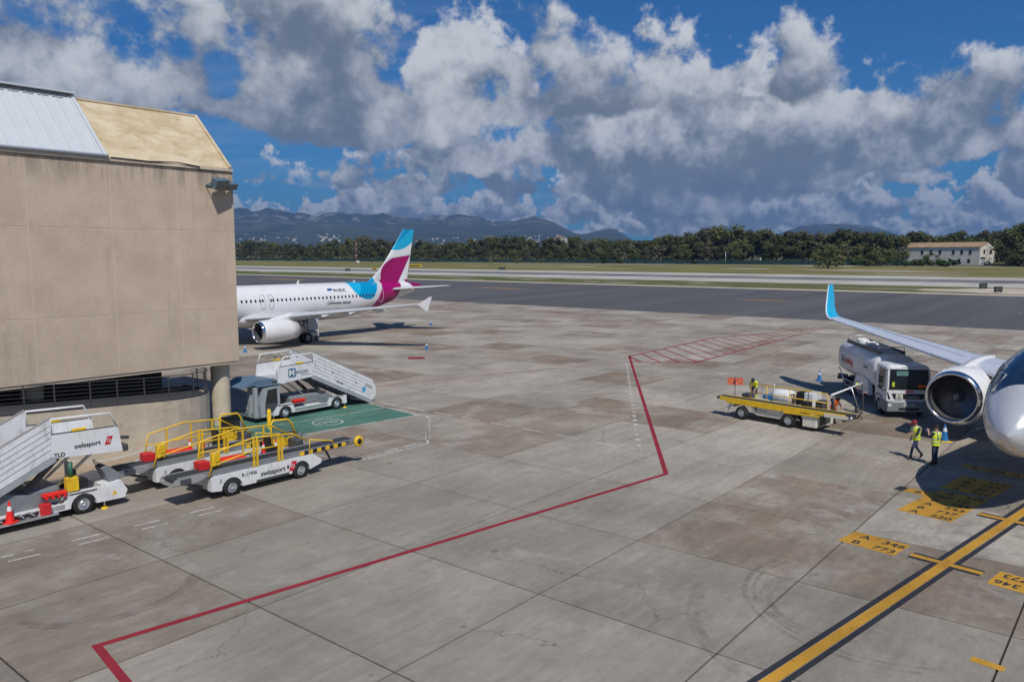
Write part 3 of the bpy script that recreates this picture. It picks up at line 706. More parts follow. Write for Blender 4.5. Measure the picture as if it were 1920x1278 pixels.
TAIL = [(24.3, 4.08, 1.99, 2.10), (27, 4.2, 1.92, 1.98), (30, 4.5, 1.62, 1.66), (33, 4.85, 1.18, 1.22), (35.5, 5.15, .75, .82), (37.4, 5.35, .42, .5), (38.3, 5.42, .2, .26)]
def lifting(name, secs, m, parent, flip=1, mi=None):   # secs: (y, xLE, chord, z, thick, tilt)
    b = MB(); rings = []
    for y, xl, c, z, th, *tl in secs:
        a = tl[0] if tl else 0.
        rings.append([(xl+p, flip*(y-q*math.sin(a)), z+q*math.cos(a)) for p, q in airfoil(c, th)])
    b.loft(rings); return b.build(name, m, parent)
def wheel_part(name, parent, x, y, z, r, w, rim=.55, rimmat=None):
    t_ = MB(); t_.lathe([(r*rim, -w/2), (r*.86, -w/2), (r*.97, -w*.38), (r, -w*.2), (r, w*.2), (r*.97, w*.38), (r*.86, w/2), (r*rim, w/2)], 28, Matrix.Translation((x, y, z)), 'y', cap=False)
    o = t_.build(name, rubber, parent)
    h = MB(); h.lathe([(.02, -w*.28), (r*.18, -w*.3), (r*.2, -w*.42), (r*.3, -w*.42), (r*.34, -w*.22), (r*.5, -w*.2), (r*(rim+.01), -w*.47), (r*(rim+.01), w*.47), (r*.5, w*.2), (r*.34, w*.22), (r*.3, w*.42), (r*.2, w*.42), (.02, w*.28)], 20, Matrix.Translation((x, y, z)), 'y')
    for k in range(6):
        a = k*math.pi/3
        h.lathe([(r*.03, -w*.46), (r*.03, -w*.2)], 6, Matrix.Translation((x+r*.25*math.cos(a), y, z+r*.25*math.sin(a))), 'y')
    h.build('rim', rimmat or midgrey, o)
    return o
def engine(root, x0, y, zc, D, L, blades=24, lip=M_lip, pyl=1.):
    e = MB(); r_ = D/2; X = Matrix.Translation((x0, y, zc))
    e.lathe([(r_*.905, .28), (r_*.96, .45), (r_*1.0, L*.3), (r_*.99, L*.5), (r_*.93, L*.75), (r_*.78, L), (r_*.72, L), (r_*.70, L*.9)], 40, X, 'x', cap=False)
    n = e.build('engine', M_awhite, root)
    l = MB(); l.lathe([(r_*.905, .285), (r_*.885, .12), (r_*.85, .03), (r_*.81, .0), (r_*.77, .05), (r_*.745, .22)], 40, X, 'x', cap=False); l.build('intake_lip', lip, n)
    d = MB(); d.lathe([(r_*.745, .215), (r_*.73, .6), (r_*.74, 1.15)], 40, X, 'x', cap=False); d.build('intake_duct', M_duct, n)
    bk = MB(); bk.lathe([(r_*.735, 1.1), (.02, 1.12)], 40, X, 'x', False, cap=False); bk.build('fan_shade_disc', black, n)  # black disc behind the blades: shade inside the engine put into colour
    for k in range(blades):
        a = 2*math.pi*k/blades; M_ = X @ Matrix.Rotation(a, 4, 'X'); b = MB()
        b.add([(.86, -.03*D, r_*.2), (1.0, .03*D, r_*.2), (1.02, .075*D, r_*.725), (.78, -.045*D, r_*.725)], [(0, 1, 2, 3)], M_); b.build('fan_blade', M_fan, n)
    s_ = MB(); s_.lathe([(.01, .45), (r_*.08, .5), (r_*.17, .68), (r_*.22, .98)], 20, X, 'x'); s_.build('spinner', M_fan, n)
    c = MB(); c.lathe([(r_*.62, L*.86), (r_*.58, L*1.05), (r_*.42, L*1.24), (r_*.38, L*1.24), (r_*.36, L*1.1)], 28, X, 'x', cap=False); c.lathe([(r_*.3, L*1.1), (r_*.2, L*1.3), (.02, L*1.42)], 20, X, 'x'); c.build('exhaust', M_hot, n)
    p = MB(); p.loft([[(x0+L*a, y+.17*s*k, zc+r_*h) for s, h in ((-1, .8), (1, .8), (1, t_), (-1, t_))] for a, t_, k in ((.3, 1.0, .3), (.5, 1.0+.2*pyl, 1), (.8, 1.0+.42*pyl, 1), (1.0, 1.0+.42*pyl, .9), (1.3, 1.0+.3*pyl, .3))]); p.build('pylon', M_awhite, n)
    st = MB(); st.prism([(x0+L*.3, zc+r_*.60), (x0+L*.5, zc+r_*.60), (x0+L*.52, zc+r_*.78), (x0+L*.42, zc+r_*.76)], y+r_*.76, y+r_*.775, 'y'); st.build('nacelle_strake', M_awhite, n)
    for q in (.42, .68):
        sm_ = MB(); sm_.lathe([(r_*(1.001 if q < .5 else .955), L*q), (r_*(1.004 if q < .5 else .958), L*q+.006), (r_*(1.0 if q < .5 else .952), L*q+.012)], 40, X, 'x', cap=False); sm_.build('cowl_seam', dkgrey, n)
    return n
def gear(root, x, y, ztop, r, gap, nm='main_gear', strut=.13):
    g = MB(); g.tube([(x, y, r), (x, y, ztop)], strut, 12); g.tube([(x, y-gap, r), (x, y+gap, r)], strut*.7, 8); g.bar((x, y, ztop*.55), (x-.9, y, ztop), .09); g.tube([(x+.05, y, r*1.3), (x+.28, y, r*1.9), (x+.05, y, r*2.4)], .05, 6)
    o = g.build(nm, steel, root)
    for s in (-1, 1): wheel_part('wheel', o, x, y+s*gap, r, r, .38 if r > .5 else .22)
    return o
def fuselage_windows(root, side, xs, z=4.62, st=None):
    prof = st; me = None
    for x in xs:
        _, zc, ry, rz = interp(prof, x); a = math.asin(min(.99, (z-zc)/rz)); y = side*ry*math.cos(a)
        if me is None:
            b = MB(); n = 14; ring = [(.115*math.cos(2*math.pi*k/n)*(1), 0, .165*math.sin(2*math.pi*k/n)) for k in range(n)]
            b.add([(p[0], .012, p[2]) for p in ring], [tuple(range(n))]); b.add([(p[0], -.03, p[2]) for p in ring]+[(p[0], .012, p[2]) for p in ring], [(k, (k+1) % n, n+(k+1) % n, n+k) for k in range(n)])
            me = b.mesh('window', glass)
        o = link('window', me, root, (x, y+side*.003, z)); o.rotation_euler = (-a*side*1., 0, 0 if side > 0 else math.pi)
def outline_door(root, x, side, st, z0=3.75, z1=5.35, w=.62, m=None):
    b = MB(); pts = []
    for k in range(28):
        a = 2*math.pi*k/28; px = x+math.copysign(abs(math.cos(a))**.5, math.cos(a))*w/2; pz = (z0+z1)/2+math.copysign(abs(math.sin(a))**.5, math.sin(a))*(z1-z0)/2
        _, zc, ry, rz = interp(st, px); q = max(-.98, min(.98, (pz-zc)/rz)); pts.append(Vector((px, side*(ry*math.sqrt(1-q*q)+.006), pz)))
    for k in range(28): b.tube([pts[k], pts[(k+1) % 28]], .018, 5)
    return b.build('door_outline', m or dkgrey, root)

# --- the airliner parked beyond the terminal
NO = 34.0
jet = thing('parked_airliner', 'white airliner with teal and burgundy tail parked beyond the terminal', 'airliner', W(NO, 74.3), ROT_U)
ST = NOSE+TAIL
f = MB(); f.loft(fus_rings(ST)); fus = f.build('fuselage', M_liv, jet)
bf = MB(); bf.loft([[(x, 2.05*k*math.sin(2*math.pi*j/20)*1., 2.75-1.05*k*math.cos(2*math.pi*j/20)) for j in range(20)] for x, k in ((10.2, .3), (11.5, .85), (13, 1), (18, 1), (20, .8), (21.8, .3))]); bf.build('belly_fairing', M_awhite, jet)
xs = [11.3+.533*k for k in range(36) if not (4.2 < k < 6.9)]
fuselage_windows(fus, -1, [x for x in xs if x < 29.3], 4.62, ST)
for x in (13.75, 14.75): outline_door(fus, x, -1, ST, 3.75, 5.2, .55)
for x in (13.75, 14.75):
    fuselage_windows(fus, -1, [x], 4.62, ST)
outline_door(fus, 30.3, -1, ST, 3.75, 5.7, .85, M_awhite)
for x, h in ((19.3, .42), (27.2, .25)):
    MB().prism([(x, 6.1), (x+.35, 6.1), (x+.42, 6.15+h), (x+.25, 6.15+h)], -.02, .02, 'y').build('antenna', M_awhite, jet)
finm = MB(); rings = []
for k in range(9):
    q = k/8.; zz = 5.9+q*6.65; xl = 30.3+q*5.2 - (1.2*(1-q)**6); xt = 36.0+q*1.35; rings.append([(xl+p, y_, zz) for p, y_ in airfoil(xt-xl, .10)])
finm.loft(rings); finm.build('fin', M_liv, jet)
for s in (-1, 1):
    lifting('stabiliser', [(.5, 32.0, 4.3, 5.1, .09), (6.3, 36.1, 1.5, 5.6, .09), (6.4, 36.4, 1.2, 5.6, .06)], M_agrey, jet, s)
    wg = lifting('wing', [(1.2, 11.2, 8.0, 2.75, .13), (2.2, 11.9, 7.2, 2.85, .13), (6.4, 14.3, 4.7, 3.2, .115), (12, 17.9, 3.0, 3.85, .11), (17.0, 21.1, 1.65, 4.45, .10), (17.2, 21.3, 1.4, 4.47, .08)], M_agrey, jet, s)
    b = MB(); b.prism([(21.2, 4.45), (22.9, 5.15), (23.2, 5.15), (22.85, 4.45), (22.6, 3.75), (22.3, 3.8)], s*17.2-.03, s*17.2+.03, 'y'); b.build('wingtip_fence', M_awhite, wg)
    for y, x, L in ((4.5, 17.2, 3.2), (8.3, 17.9, 2.8), (12.2, 19.4, 2.2)):
        b = MB(); z = 2.85+(y-2.2)*.108; b.tube([(x, s*y, z-.05), (x+L*.4, s*y, z-.33), (x+L*.75, s*y, z-.3), (x+L, s*y, z-.12)], [.05, .17, .15, .02], 8); b.build('flap_fairing', M_awhite, wg)
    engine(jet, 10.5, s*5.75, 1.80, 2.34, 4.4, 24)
    gear(jet, 17.6, s*3.8, 2.9, .58, .30)
    MB().box(18.3, 19.6, s*3.3-.04, s*3.3+.04, 1.3, 2.6).build('gear_door', M_agrey, jet)
gear(jet, 5.1, 0, 2.4, .38, .2, 'nose_gear', .09)
# writing on the flank (port side faces us: text runs aft to the right as seen from outside, x local +)
def flank(nm, body, size, m, x, z, **k):
    _, zc, ry, rz = interp(ST, x); q = (z-zc)/rz; y = -(ry*math.sqrt(1-q*q))-.012; a = math.asin(q)
    return text(nm, body, size, m, fus, (x, y, z), (1, 0, 0), (0, math.sin(a), math.cos(a)), **k)
flank('registration', '9H-EUC', .52, inkblack, 23.1, 5.22, bold=.012, ext=.006)
flank('group_name', 'LUFTHANSA GROUP', .36, inkblack, 21.95, 3.83, bold=.008, ext=.006, shear=.15)
flank('member_line', 'Member of', .20, midgrey, 22.0, 4.18, ext=.004)
b = MB(); yb = -(1.99*math.sqrt(1-((5.38-4.08)/2.1)**2))-.015
b.prism([(22.3, 5.22), (22.95, 5.22), (22.95, 5.6), (22.3, 5.6)], yb-.006, yb, 'y'); b.build('flag', mat('flag_blue', (.01, .06, .35), .5), fus)
flank('airline_name', 's', 1.9, mat('burgundy_print', (.27, 0, .085), .4), 10.1, 4.95, bold=.05, ext=.006)
# ground unit by the gear and loading hose at the nose side
gp = thing('ground_power_cart', 'white equipment cart parked behind the landing gear of far airliner', 'cart', W(NO+19.6, 72.6), ROT_U)
MB().bbox(-.9, .9, -.6, .6, .45, 1.9, .05).build('body', offwhite, gp); MB().box(-.7, .5, -.63, -.601, .9, 1.6).build('panel', grey, gp); MB().bbox(-.5, .4, -.4, .4, 1.9, 2.25, .05).build('top_unit', dkgrey, gp)
for x in (-.6, .6):
    for y in (-.55, .55): wheel_part('wheel', gp, x, y, .25, .25, .16)

# --- the airliner on our stand, nose towards us at the right
S0 = 15.1
jet2 = thing('near_airliner', 'silver nosed airliner with light blue winglet at the right edge', 'airliner', W(*LQ(S0, 0)), ROT_U+LA)
f = MB(); f.loft(fus_rings(NOSE+[(30, 4.08, 1.99, 2.10)], 48), cap=(True, True)); fus2 = f.build('fuselage', M_silver, jet2)
def nose_patch(name, m, x0, x1, zlo, zhi, side, off=.012, n=8):     # a piece of skin lying on the nose
    b = MB(); grid = []
    for i in range(n+1):
        row = []
        for j in range(n+1):
            x = x0(j/n)+(x1(j/n)-x0(j/n))*i/n; z = zlo(i/n)+(zhi(i/n)-zlo(i/n))*j/n
            _, zc, ry, rz = interp(NOSE, x); q = max(-1, min(1, (z-zc)/rz)); row.append((x-.01, side*(ry*math.sqrt(max(0, 1-q*q))+off), z+off*q))
        grid.append(row)
    vs = [p for r_ in grid for p in r_]; k = n+1
    b.smooth = True; b.add(vs, [(i*k+j, i*k+j+1, (i+1)*k+j+1, (i+1)*k+j) for i in range(n) for j in range(n)]); return b.build(name, m, fus2, recalc=False)
M_reflmask = mat('nose_mask_reflection', (.01, .025, .06), .12, coat=.5, spec=.8)  # dark blue nose mask, sky reflection put into its colour
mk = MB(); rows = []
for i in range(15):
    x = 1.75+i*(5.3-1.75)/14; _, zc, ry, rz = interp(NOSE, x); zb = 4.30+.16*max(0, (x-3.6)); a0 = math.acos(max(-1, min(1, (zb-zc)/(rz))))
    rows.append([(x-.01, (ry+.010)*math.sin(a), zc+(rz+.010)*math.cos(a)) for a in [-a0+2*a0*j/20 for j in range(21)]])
mk.loft(rows, closed=False, cap=(False, False)); mk.build('reflection_mask', M_reflmask, fus2)
for s in (-1, 1):
    for (xa, xb, xc, xd), (za, zb_) in (((2.0, 2.45, 2.95, 2.75), (4.38, 4.98)), ((2.9, 3.1, 4.0, 3.9), (4.40, 5.22)), ((4.1, 4.05, 4.75, 4.85), (4.5, 5.25))):
        nose_patch('cockpit_window', glass, lambda j: xa+(xb-xa)*j, lambda j: xd+(xc-xd)*j, lambda i: za, lambda i: zb_, s, .02)
        e = MB(); nn = []
        for px_, pz in ((xa, za), (xd, za), (xc, zb_), (xb, zb_), (xa, za)):
            _, zc, ry, rz = interp(NOSE, px_); q = max(-1, min(1, (pz-zc)/rz)); nn.append((px_-.01, s*(ry*math.sqrt(1-q*q)+.022), pz+.02*q))
        e.tube(nn, .018, 5); e.build('window_frame', M_agrey, fus2)
rd = MB()
for k in range(40):
    a0, a1 = 2*math.pi*k/40, 2*math.pi*(k+1)/40; x = 1.32; _, zc, ry, rz = interp(NOSE, x)
    rd.tube([(x, (ry+.002)*math.sin(a0), zc-(rz+.002)*math.cos(a0)), (x, (ry+.002)*math.sin(a1), zc-(rz+.002)*math.cos(a1))], .008, 4)
rd.build('radome_seam', M_agrey, fus2)
for x in (3.0, 5.0, 6.9, 9.0):
    sm_ = MB(); _, zc, ry, rz = interp(NOSE+[(30, 4.08, 1.99, 2.1)], x)
    for k in range(40):
        a0, a1 = 2*math.pi*k/40, 2*math.pi*(k+1)/40
        if x < 4.9 and math.cos((a0+a1)/2) < -.25: continue
        sm_.tube([(x, (ry+.001)*math.sin(a0), zc-(rz+.001)*math.cos(a0)), (x, (ry+.001)*math.sin(a1), zc-(rz+.001)*math.cos(a1))], .006, 4)
    sm_.build('skin_seam', M_agrey, fus2)
for s in (-1, 1):
    MB().tube([(1.9, s*1.33, 3.0), (1.78, s*1.45, 2.98), (1.6, s*1.45, 2.98)], .022, 6).build('pitot_probe', steel, fus2)
    MB().lathe([(.01, 0), (.05, .005), (.05, .012)], 10, Matrix.Translation((2.6, s*1.60, 3.3)) @ Matrix.Rotation(-s*math.pi/2, 4, 'X')).build('static_port', dkgrey, fus2)
fuselage_windows(fus2, 1, [8.2+.533*k for k in range(36)], 4.62, NOSE+[(30, 4.08, 1.99, 2.1)])
outline_door(fus2, 6.2, 1, NOSE+[(30, 4.08, 1.99, 2.1)], 3.3, 5.3, .85)
bf = MB(); bf.loft([[(x, 2.05*k*math.sin(2*math.pi*j/20), 2.75-1.05*k*math.cos(2*math.pi*j/20)) for j in range(20)] for x, k in ((10.2, .3), (11.5, .85), (13, 1), (18, 1), (20, .8), (21.8, .3))]); bf.build('belly_fairing', M_silver, jet2)
for s in (-1, 1):
    wg = lifting('wing', [(1.2, 11.4, 8.0, 3.0, .13), (2.2, 12.1, 7.2, 3.1, .13), (6.4, 14.6, 4.7, 3.6, .115), (12, 18.2, 3.0, 4.35, .11), (17.0, 21.4, 1.7, 5.05, .10)], M_wtop, jet2, s)
    wl = MB(); rings = []
    for y, x, c, z, tl in ((17.0, 21.4, 1.7, 5.05, .1), (17.35, 21.65, 1.55, 5.16, .5), (17.62, 21.95, 1.4, 5.42, 1.0), (17.76, 22.2, 1.25, 5.8, 1.25), (17.98, 22.75, .95, 6.6, 1.32), (18.15, 23.2, .62, 7.3, 1.34)):
        rings.append([(x+p, s*(y-q*math.sin(tl)), z+q*math.cos(tl)) for p, q in airfoil(c, .09)])
    wl.loft(rings); wlo = wl.build('winglet', M_teal, wg)
    MB().tube([(21.38, s*17.02, 5.06), (21.63, s*17.36, 5.18), (21.92, s*17.62, 5.43), (22.17, s*17.77, 5.8), (22.72, s*17.99, 6.6), (23.17, s*18.16, 7.3)], [.05, .055, .05, .045, .035, .02], 8).build('leading_edge', M_awhite, wlo)
    le = MB(); le.loft([[(xl-.012+.10*c*.0+dx, s*y, z+dz) for dx, dz in ((.10, .075*th*9), (-.015, .0), (.06, -.05*th*9), (.12, .0))] for y, xl, c, z, th in ((6.6, 14.72, 4.6, 3.62, .11), (12, 18.2, 3.0, 4.35, .10), (16.9, 21.33, 1.7, 5.03, .08))]); le.build('leading_edge', M_lip, wg)
    sp = MB(); sp.bar((15.9, s*6.8, 3.97), (22.3, s*16.6, 5.15), .03, .012); sp.bar((17.6, s*6.6, 3.92), (22.7, s*16.4, 5.10), .02, .012); sp.build('panel_seam', dkgrey, wg)
    for y, x, L in ((4.5, 17.4, 3.2), (8.3, 18.1, 2.8), (12.2, 19.7, 2.2)):
        b = MB(); z = 3.1+(y-2.2)*.13; b.tube([(x, s*y, z-.05), (x+L*.4, s*y, z-.33), (x+L*.75, s*y, z-.3), (x+L, s*y, z-.12)], [.05, .17, .15, .02], 8); b.build('flap_fairing', M_awhite, wg)
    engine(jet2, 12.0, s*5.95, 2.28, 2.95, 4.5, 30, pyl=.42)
    gear(jet2, 17.9, s*3.8, 2.9, .58, .30)
gear(jet2, 5.1, 0, 2.5, .38, .22, 'nose_gear', .09)
def marks(name, m, parent, loc, xd, yd, n, w, h):          # print too small to read: short strokes of the right size
    M_ = basis(xd, yd, loc); b = MB()
    for k in range(n):
        b.box(k*w/n, k*w/n+w/n*.62, 0, h, 0, .003, M_)
    return b.build(name, m, parent)
# ------------------------------------------------------------------ ground vehicles. local x forward along the vehicle, near side y < 0
def rails(parent, paths, r, m, name='guard_rail'):
    for p in paths: MB().tube(p, r, 7).build(name, m, parent)
def logo_swissport(parent, x, y, z, size, xd=(1, 0, 0), nrm=-1, tilt=0.):
    yd = (0, 0, 1); xd = Vector(xd)
    text('lettering', 'swissport', size, inkblack, parent, (x, y, z), xd, yd, bold=size*.022, ext=.003)
    w_ = size*4.35; o = Vector((x, y, z)); b = MB()
    P = lambda a, c: o+xd*(w_+a*size)+Vector((0, 0, c*size))
    q = [P(.1, -.25), P(.95, -.25), P(1.45, 1.05), P(.6, 1.05)]; n_ = Vector((0, nrm*.004, 0)); b.add(q+[p+n_ for p in q], [(0, 1, 2, 3), (4, 5, 6, 7), (0, 1, 5, 4), (1, 2, 6, 5), (2, 3, 7, 6), (3, 0, 4, 7)]); b.build('emblem', inkred, parent)
    r_ = MB(); n2 = n_*1.8; c = P(.78, .4)
    pts = [c+xd*(.26*size*math.cos(k*math.pi/3+.5))+Vector((0, 0, .26*size*math.sin(k*math.pi/3+.5)))+n2 for k in range(7)]
    r_.tube(pts, size*.045, 5); r_.build('emblem_ring', white, parent)
def belt_loader(u, v, label, grp, variant=0):
    L = thing('belt_loader', label, 'belt loader', W(u, v), ROT_U, grp)
    # chassis with wheel arches cut as a profile
    def side_profile():
        pts = [(-2.5, .36), (-2.5, .86), (-2.3, .92), (2.25, .92), (2.65, .62), (2.62, .46), (2.2, .34)]
        def archpts(xc, r): return [(xc+r*math.cos(a), .30+r*math.sin(a)) for a in [math.pi*k/9 for k in range(1, 9)]]
        return pts+[(2.04, .30)]+[p for p in archpts(1.59, .45)]+[(1.14, .30)]+[(-1.17, .30)]+archpts(-1.62, .45)+[(-2.07, .30)]
    bm = MB()
    for y0, y1 in ((-1.0, -.72), (.72, 1.0)): bm.prism(side_profile(), y0, y1, 'y')
    bm.box(-2.45, 2.5, -.72, .72, .36, .885)
    bm.build('chassis', white, L)
    MB().box(-2.3, 2.3, .02, .98, .921, .935).build('deck', midgrey, L)
    MB().box(-.55, 1.0, -1.004, -1.0, .30, .40).build('skirt', dkgrey, L)
    for k, (x, z) in enumerate(((-2.1, .7), (.95, .62))):
        MB().box(x-.05, x+.05, -1.008, -1.0, z-.08, z+.08).build('hatch', dkgrey if k else midgrey, L)
    for x in (-1.62, 1.59):
        for s in (-1, 1): wheel_part('wheel', L, x, s*.88, .36, .36, .25, .58, midgrey)
    # conveyor
    tilt = .0
    c = MB(); c.box(-3.75, 4.55, -.90, -.80, .93, 1.14); c.box(-3.75, 4.55, -.12, -.02, .93, 1.14); c.box(-3.6, 4.4, -.8, -.12, .95, 1.03); conv = c.build('conveyor', grey, L)
    b = MB(); b.box(-3.8, 4.6, -.79, -.13, 1.09, 1.12); b.lathe([(.09, -.79), (.09, -.13)], 14, Matrix.Translation((-3.8, 0, 1.03)), 'y'); b.lathe([(.09, -.79), (.09, -.13)], 14, Matrix.Translation((4.6, 0, 1.03)), 'y'); b.build('belt', belt, conv)
    e = MB(); e.prism([(-4.0, .92), (-3.0, .86), (-2.6, 1.0), (-2.8, 1.13), (-3.9, 1.1)], -.97, -.91, 'y'); e.prism([(-4.0, .92), (-3.0, .86), (-2.6, 1.0), (-2.8, 1.13), (-3.9, 1.1)], -.01, .05, 'y'); e.box(-3.95, -3.6, -.9, 0, .84, .95); e.build('end_frame', alu, conv)
    MB().box(-3.7, -3.3, -1.02, -.975, .88, 1.08).build('control_box', dkgrey, conv)
    st = MB()
    for k in range(12): st.cur = k % 2; st.box(1.6+k*.22, 1.6+(k+1)*.22, -.935, -.905, .95, 1.10)
    st.build('hazard_strip', [yellow, black], conv)
    MB().tube([(3.5, -.5, .35), (3.2, -.5, .9)], .05, 8).build('support_strut', dkgrey, L)
    MB().bar((-2.6, -.5, .5), (-3.6, -.5, .88), .1, .1).build('support_arm', dkgrey, L)
    if variant == 0:
     w_ = MB(); w_.lathe([(.10, -.07), (.22, -.07), (.25, -.03), (.25, .03), (.22, .07), (.10, .07)], 24, Matrix.Translation((4.72, -.98, 1.02)), 'y'); bw = w_.build('bumper_wheel', yellow, L)
     h = MB(); h.lathe([(.02, -.08), (.13, -.075), (.13, .075), (.02, .08)], 16, Matrix.Translation((4.72, -.98, 1.02)), 'y'); h.build('hub', black, bw)
    MB().bar((4.0, -.95, 1.02), (4.72, -.95, 1.02), .05, .06).build('wheel_arm', steel, L)
    # yellow folding guard rails along both edges
    rl = MB().tube([(-2.55, -.95, .95), (-2.25, -.95, 1.85), (-.6, -.95, 2.12), (1.2, -.95, 1.98), (1.95, -.95, 1.55)], .034, 8).build('guard_rail', yellow, L)
    MB().tube([(-2.45, -.95, 1.35), (-.55, -.95, 1.62), (1.0, -.95, 1.58)], .028, 7).build('rail', yellow, rl)
    for x, z in ((-.6, 2.1), (-.45, 2.1), (.55, 1.98), (.7, 1.95)): MB().box(x-.035, x+.035, -.985, -.915, .95, z).build('post', yellow, rl)
    rails(L, [[(2.1, -.93, 1.0), (2.1, -.93, 1.55), (3.3, -.93, 1.3), (3.35, -.93, 1.0)]], .03, yellow)
    rf = MB().tube([(-2.0, .93, .95), (-1.8, .93, 1.9), (-.3, .93, 2.15), (1.4, .93, 2.05), (2.3, .93, 1.5)], .034, 8).build('guard_rail', yellow, L)
    MB().tube([(-1.9, .93, 1.45), (1.9, .93, 1.45)], .028, 7).build('rail', yellow, rf)
    for x in (-1.0, .1, 1.1): MB().box(x-.03, x+.03, .9, .96, .94, 2.05).build('post', yellow, rf)
    # driver's guard: hooped frame with mesh or screen
    hp = MB().tube([(1.5, .95, .95), (1.5, .95, 2.05), (1.6, .95, 2.2), (2.35, .95, 2.15), (2.5, .95, 2.0), (2.85, .95, 1.2)], .045, 8).build('cab_hoop', yellow, L)
    MB().box(1.55, 2.6, .93, .96, .95, 1.35).build('hoop_panel', yellow, hp)
    if variant == 0:
        g = MB()
        for k in range(9): g.tube([(1.6+k*.11, .95, 1.35), (1.6+k*.11, .95, 2.12)], .007, 4)
        for k in range(6): g.tube([(1.55, .95, 1.42+k*.13), (2.62, .95, 1.42+k*.13)], .007, 4)
        g.build('mesh_guard', dkgrey, hp)
    else: MB().box(1.56, 2.5, .945, .955, 1.36, 2.1).build('screen', glass, hp)
    # controls, seat, red and yellow boxes
    MB().bbox(-2.62, -2.18, -.42, .05, .95, 1.42, .03).build('red_locker', red, L)
    MB().bbox(-2.2, -1.85, -.62, -.42, 1.2, 1.75, .03).build('yellow_panel', yellow, L)
    MB().bbox(.9, 1.4, .2, .7, .94, 1.25, .05).build('driver_seat', black, L)
    MB().bbox(.9, 1.0, .2, .7, 1.25, 1.7, .04).build('seat_back', black, L)
    MB().bbox(2.2, 2.55, .1, .8, .93, 1.35, .06).build('dash', dkgrey, L)
    MB().tube([(2.0+.17*math.cos(a)*.4, .45+.17*math.sin(a), 1.45+.17*math.cos(a)) for a in [2*math.pi*k/14 for k in range(15)]], .014, 6).build('steering_wheel', black, L)
    MB().bbox(-1.2, -.2, .15, .85, .936, 1.12, .03).build('equipment_tray', brightred, L)
    for k in range(3): MB().tube([(-.2+.5*k, -.05, 1.1), (-.1+.5*k, -.03, 1.35), (.1+.5*k, -.05, 1.2)], .02, 5).build('hose', black, L)
    logo_swissport(L, -.35, -1.004, .50, .30)
    if variant == 0: text('fleet_code', 'R-11906', .2, inkblack, L, (-1.2, -1.004, .66), (1, 0, 0), (0, 0, 1), bold=.004)
    text('maker_mark', 'TLD', .3, inkblack, L, (-2.05, -.6, .923), (1, 0, 0), (0, 1, 0), bold=.008)
    return L
belt_loader(18.2, 28.6, 'swissport belt loader in front, nearest the camera, with mesh guard', 'airline belt loaders by the terminal', 0)
belt_loader(17.5, 31.5, 'second belt loader behind the front one, beside the curved wall', 'airline belt loaders by the terminal', 1)

def cone(name, loc, label, grp, h=.75, body=blueplastic, base=None, parent_z=0., band=white):
    c = thing('traffic_cone', label, 'traffic cone', loc, 0, grp)
    k = h/.75
    MB().bbox(-.2*k, .2*k, -.2*k, .2*k, 0, .05*k, .02).build('base', base or body, c)
    MB().lathe([(.15*k, .05*k), (.118*k, .22*k)], 20).build('cone', body, c)
    MB().lathe([(.1185*k, .22*k), (.083*k, .42*k)], 20).build('band', body, c)
    MB().lathe([(.083*k, .42*k), (.053*k, .58*k)], 20).build('reflective_band', band, c)
    MB().lathe([(.053*k, .58*k), (.028*k, .73*k), (.02*k, .75*k)], 20).build('tip', body, c)
    return c
def cone_at(x, y, label, **k):
    return cone('c', W(x, y, k.pop('z', 0.)), label, k.pop('grp', 'blue cones on the apron'), **k)

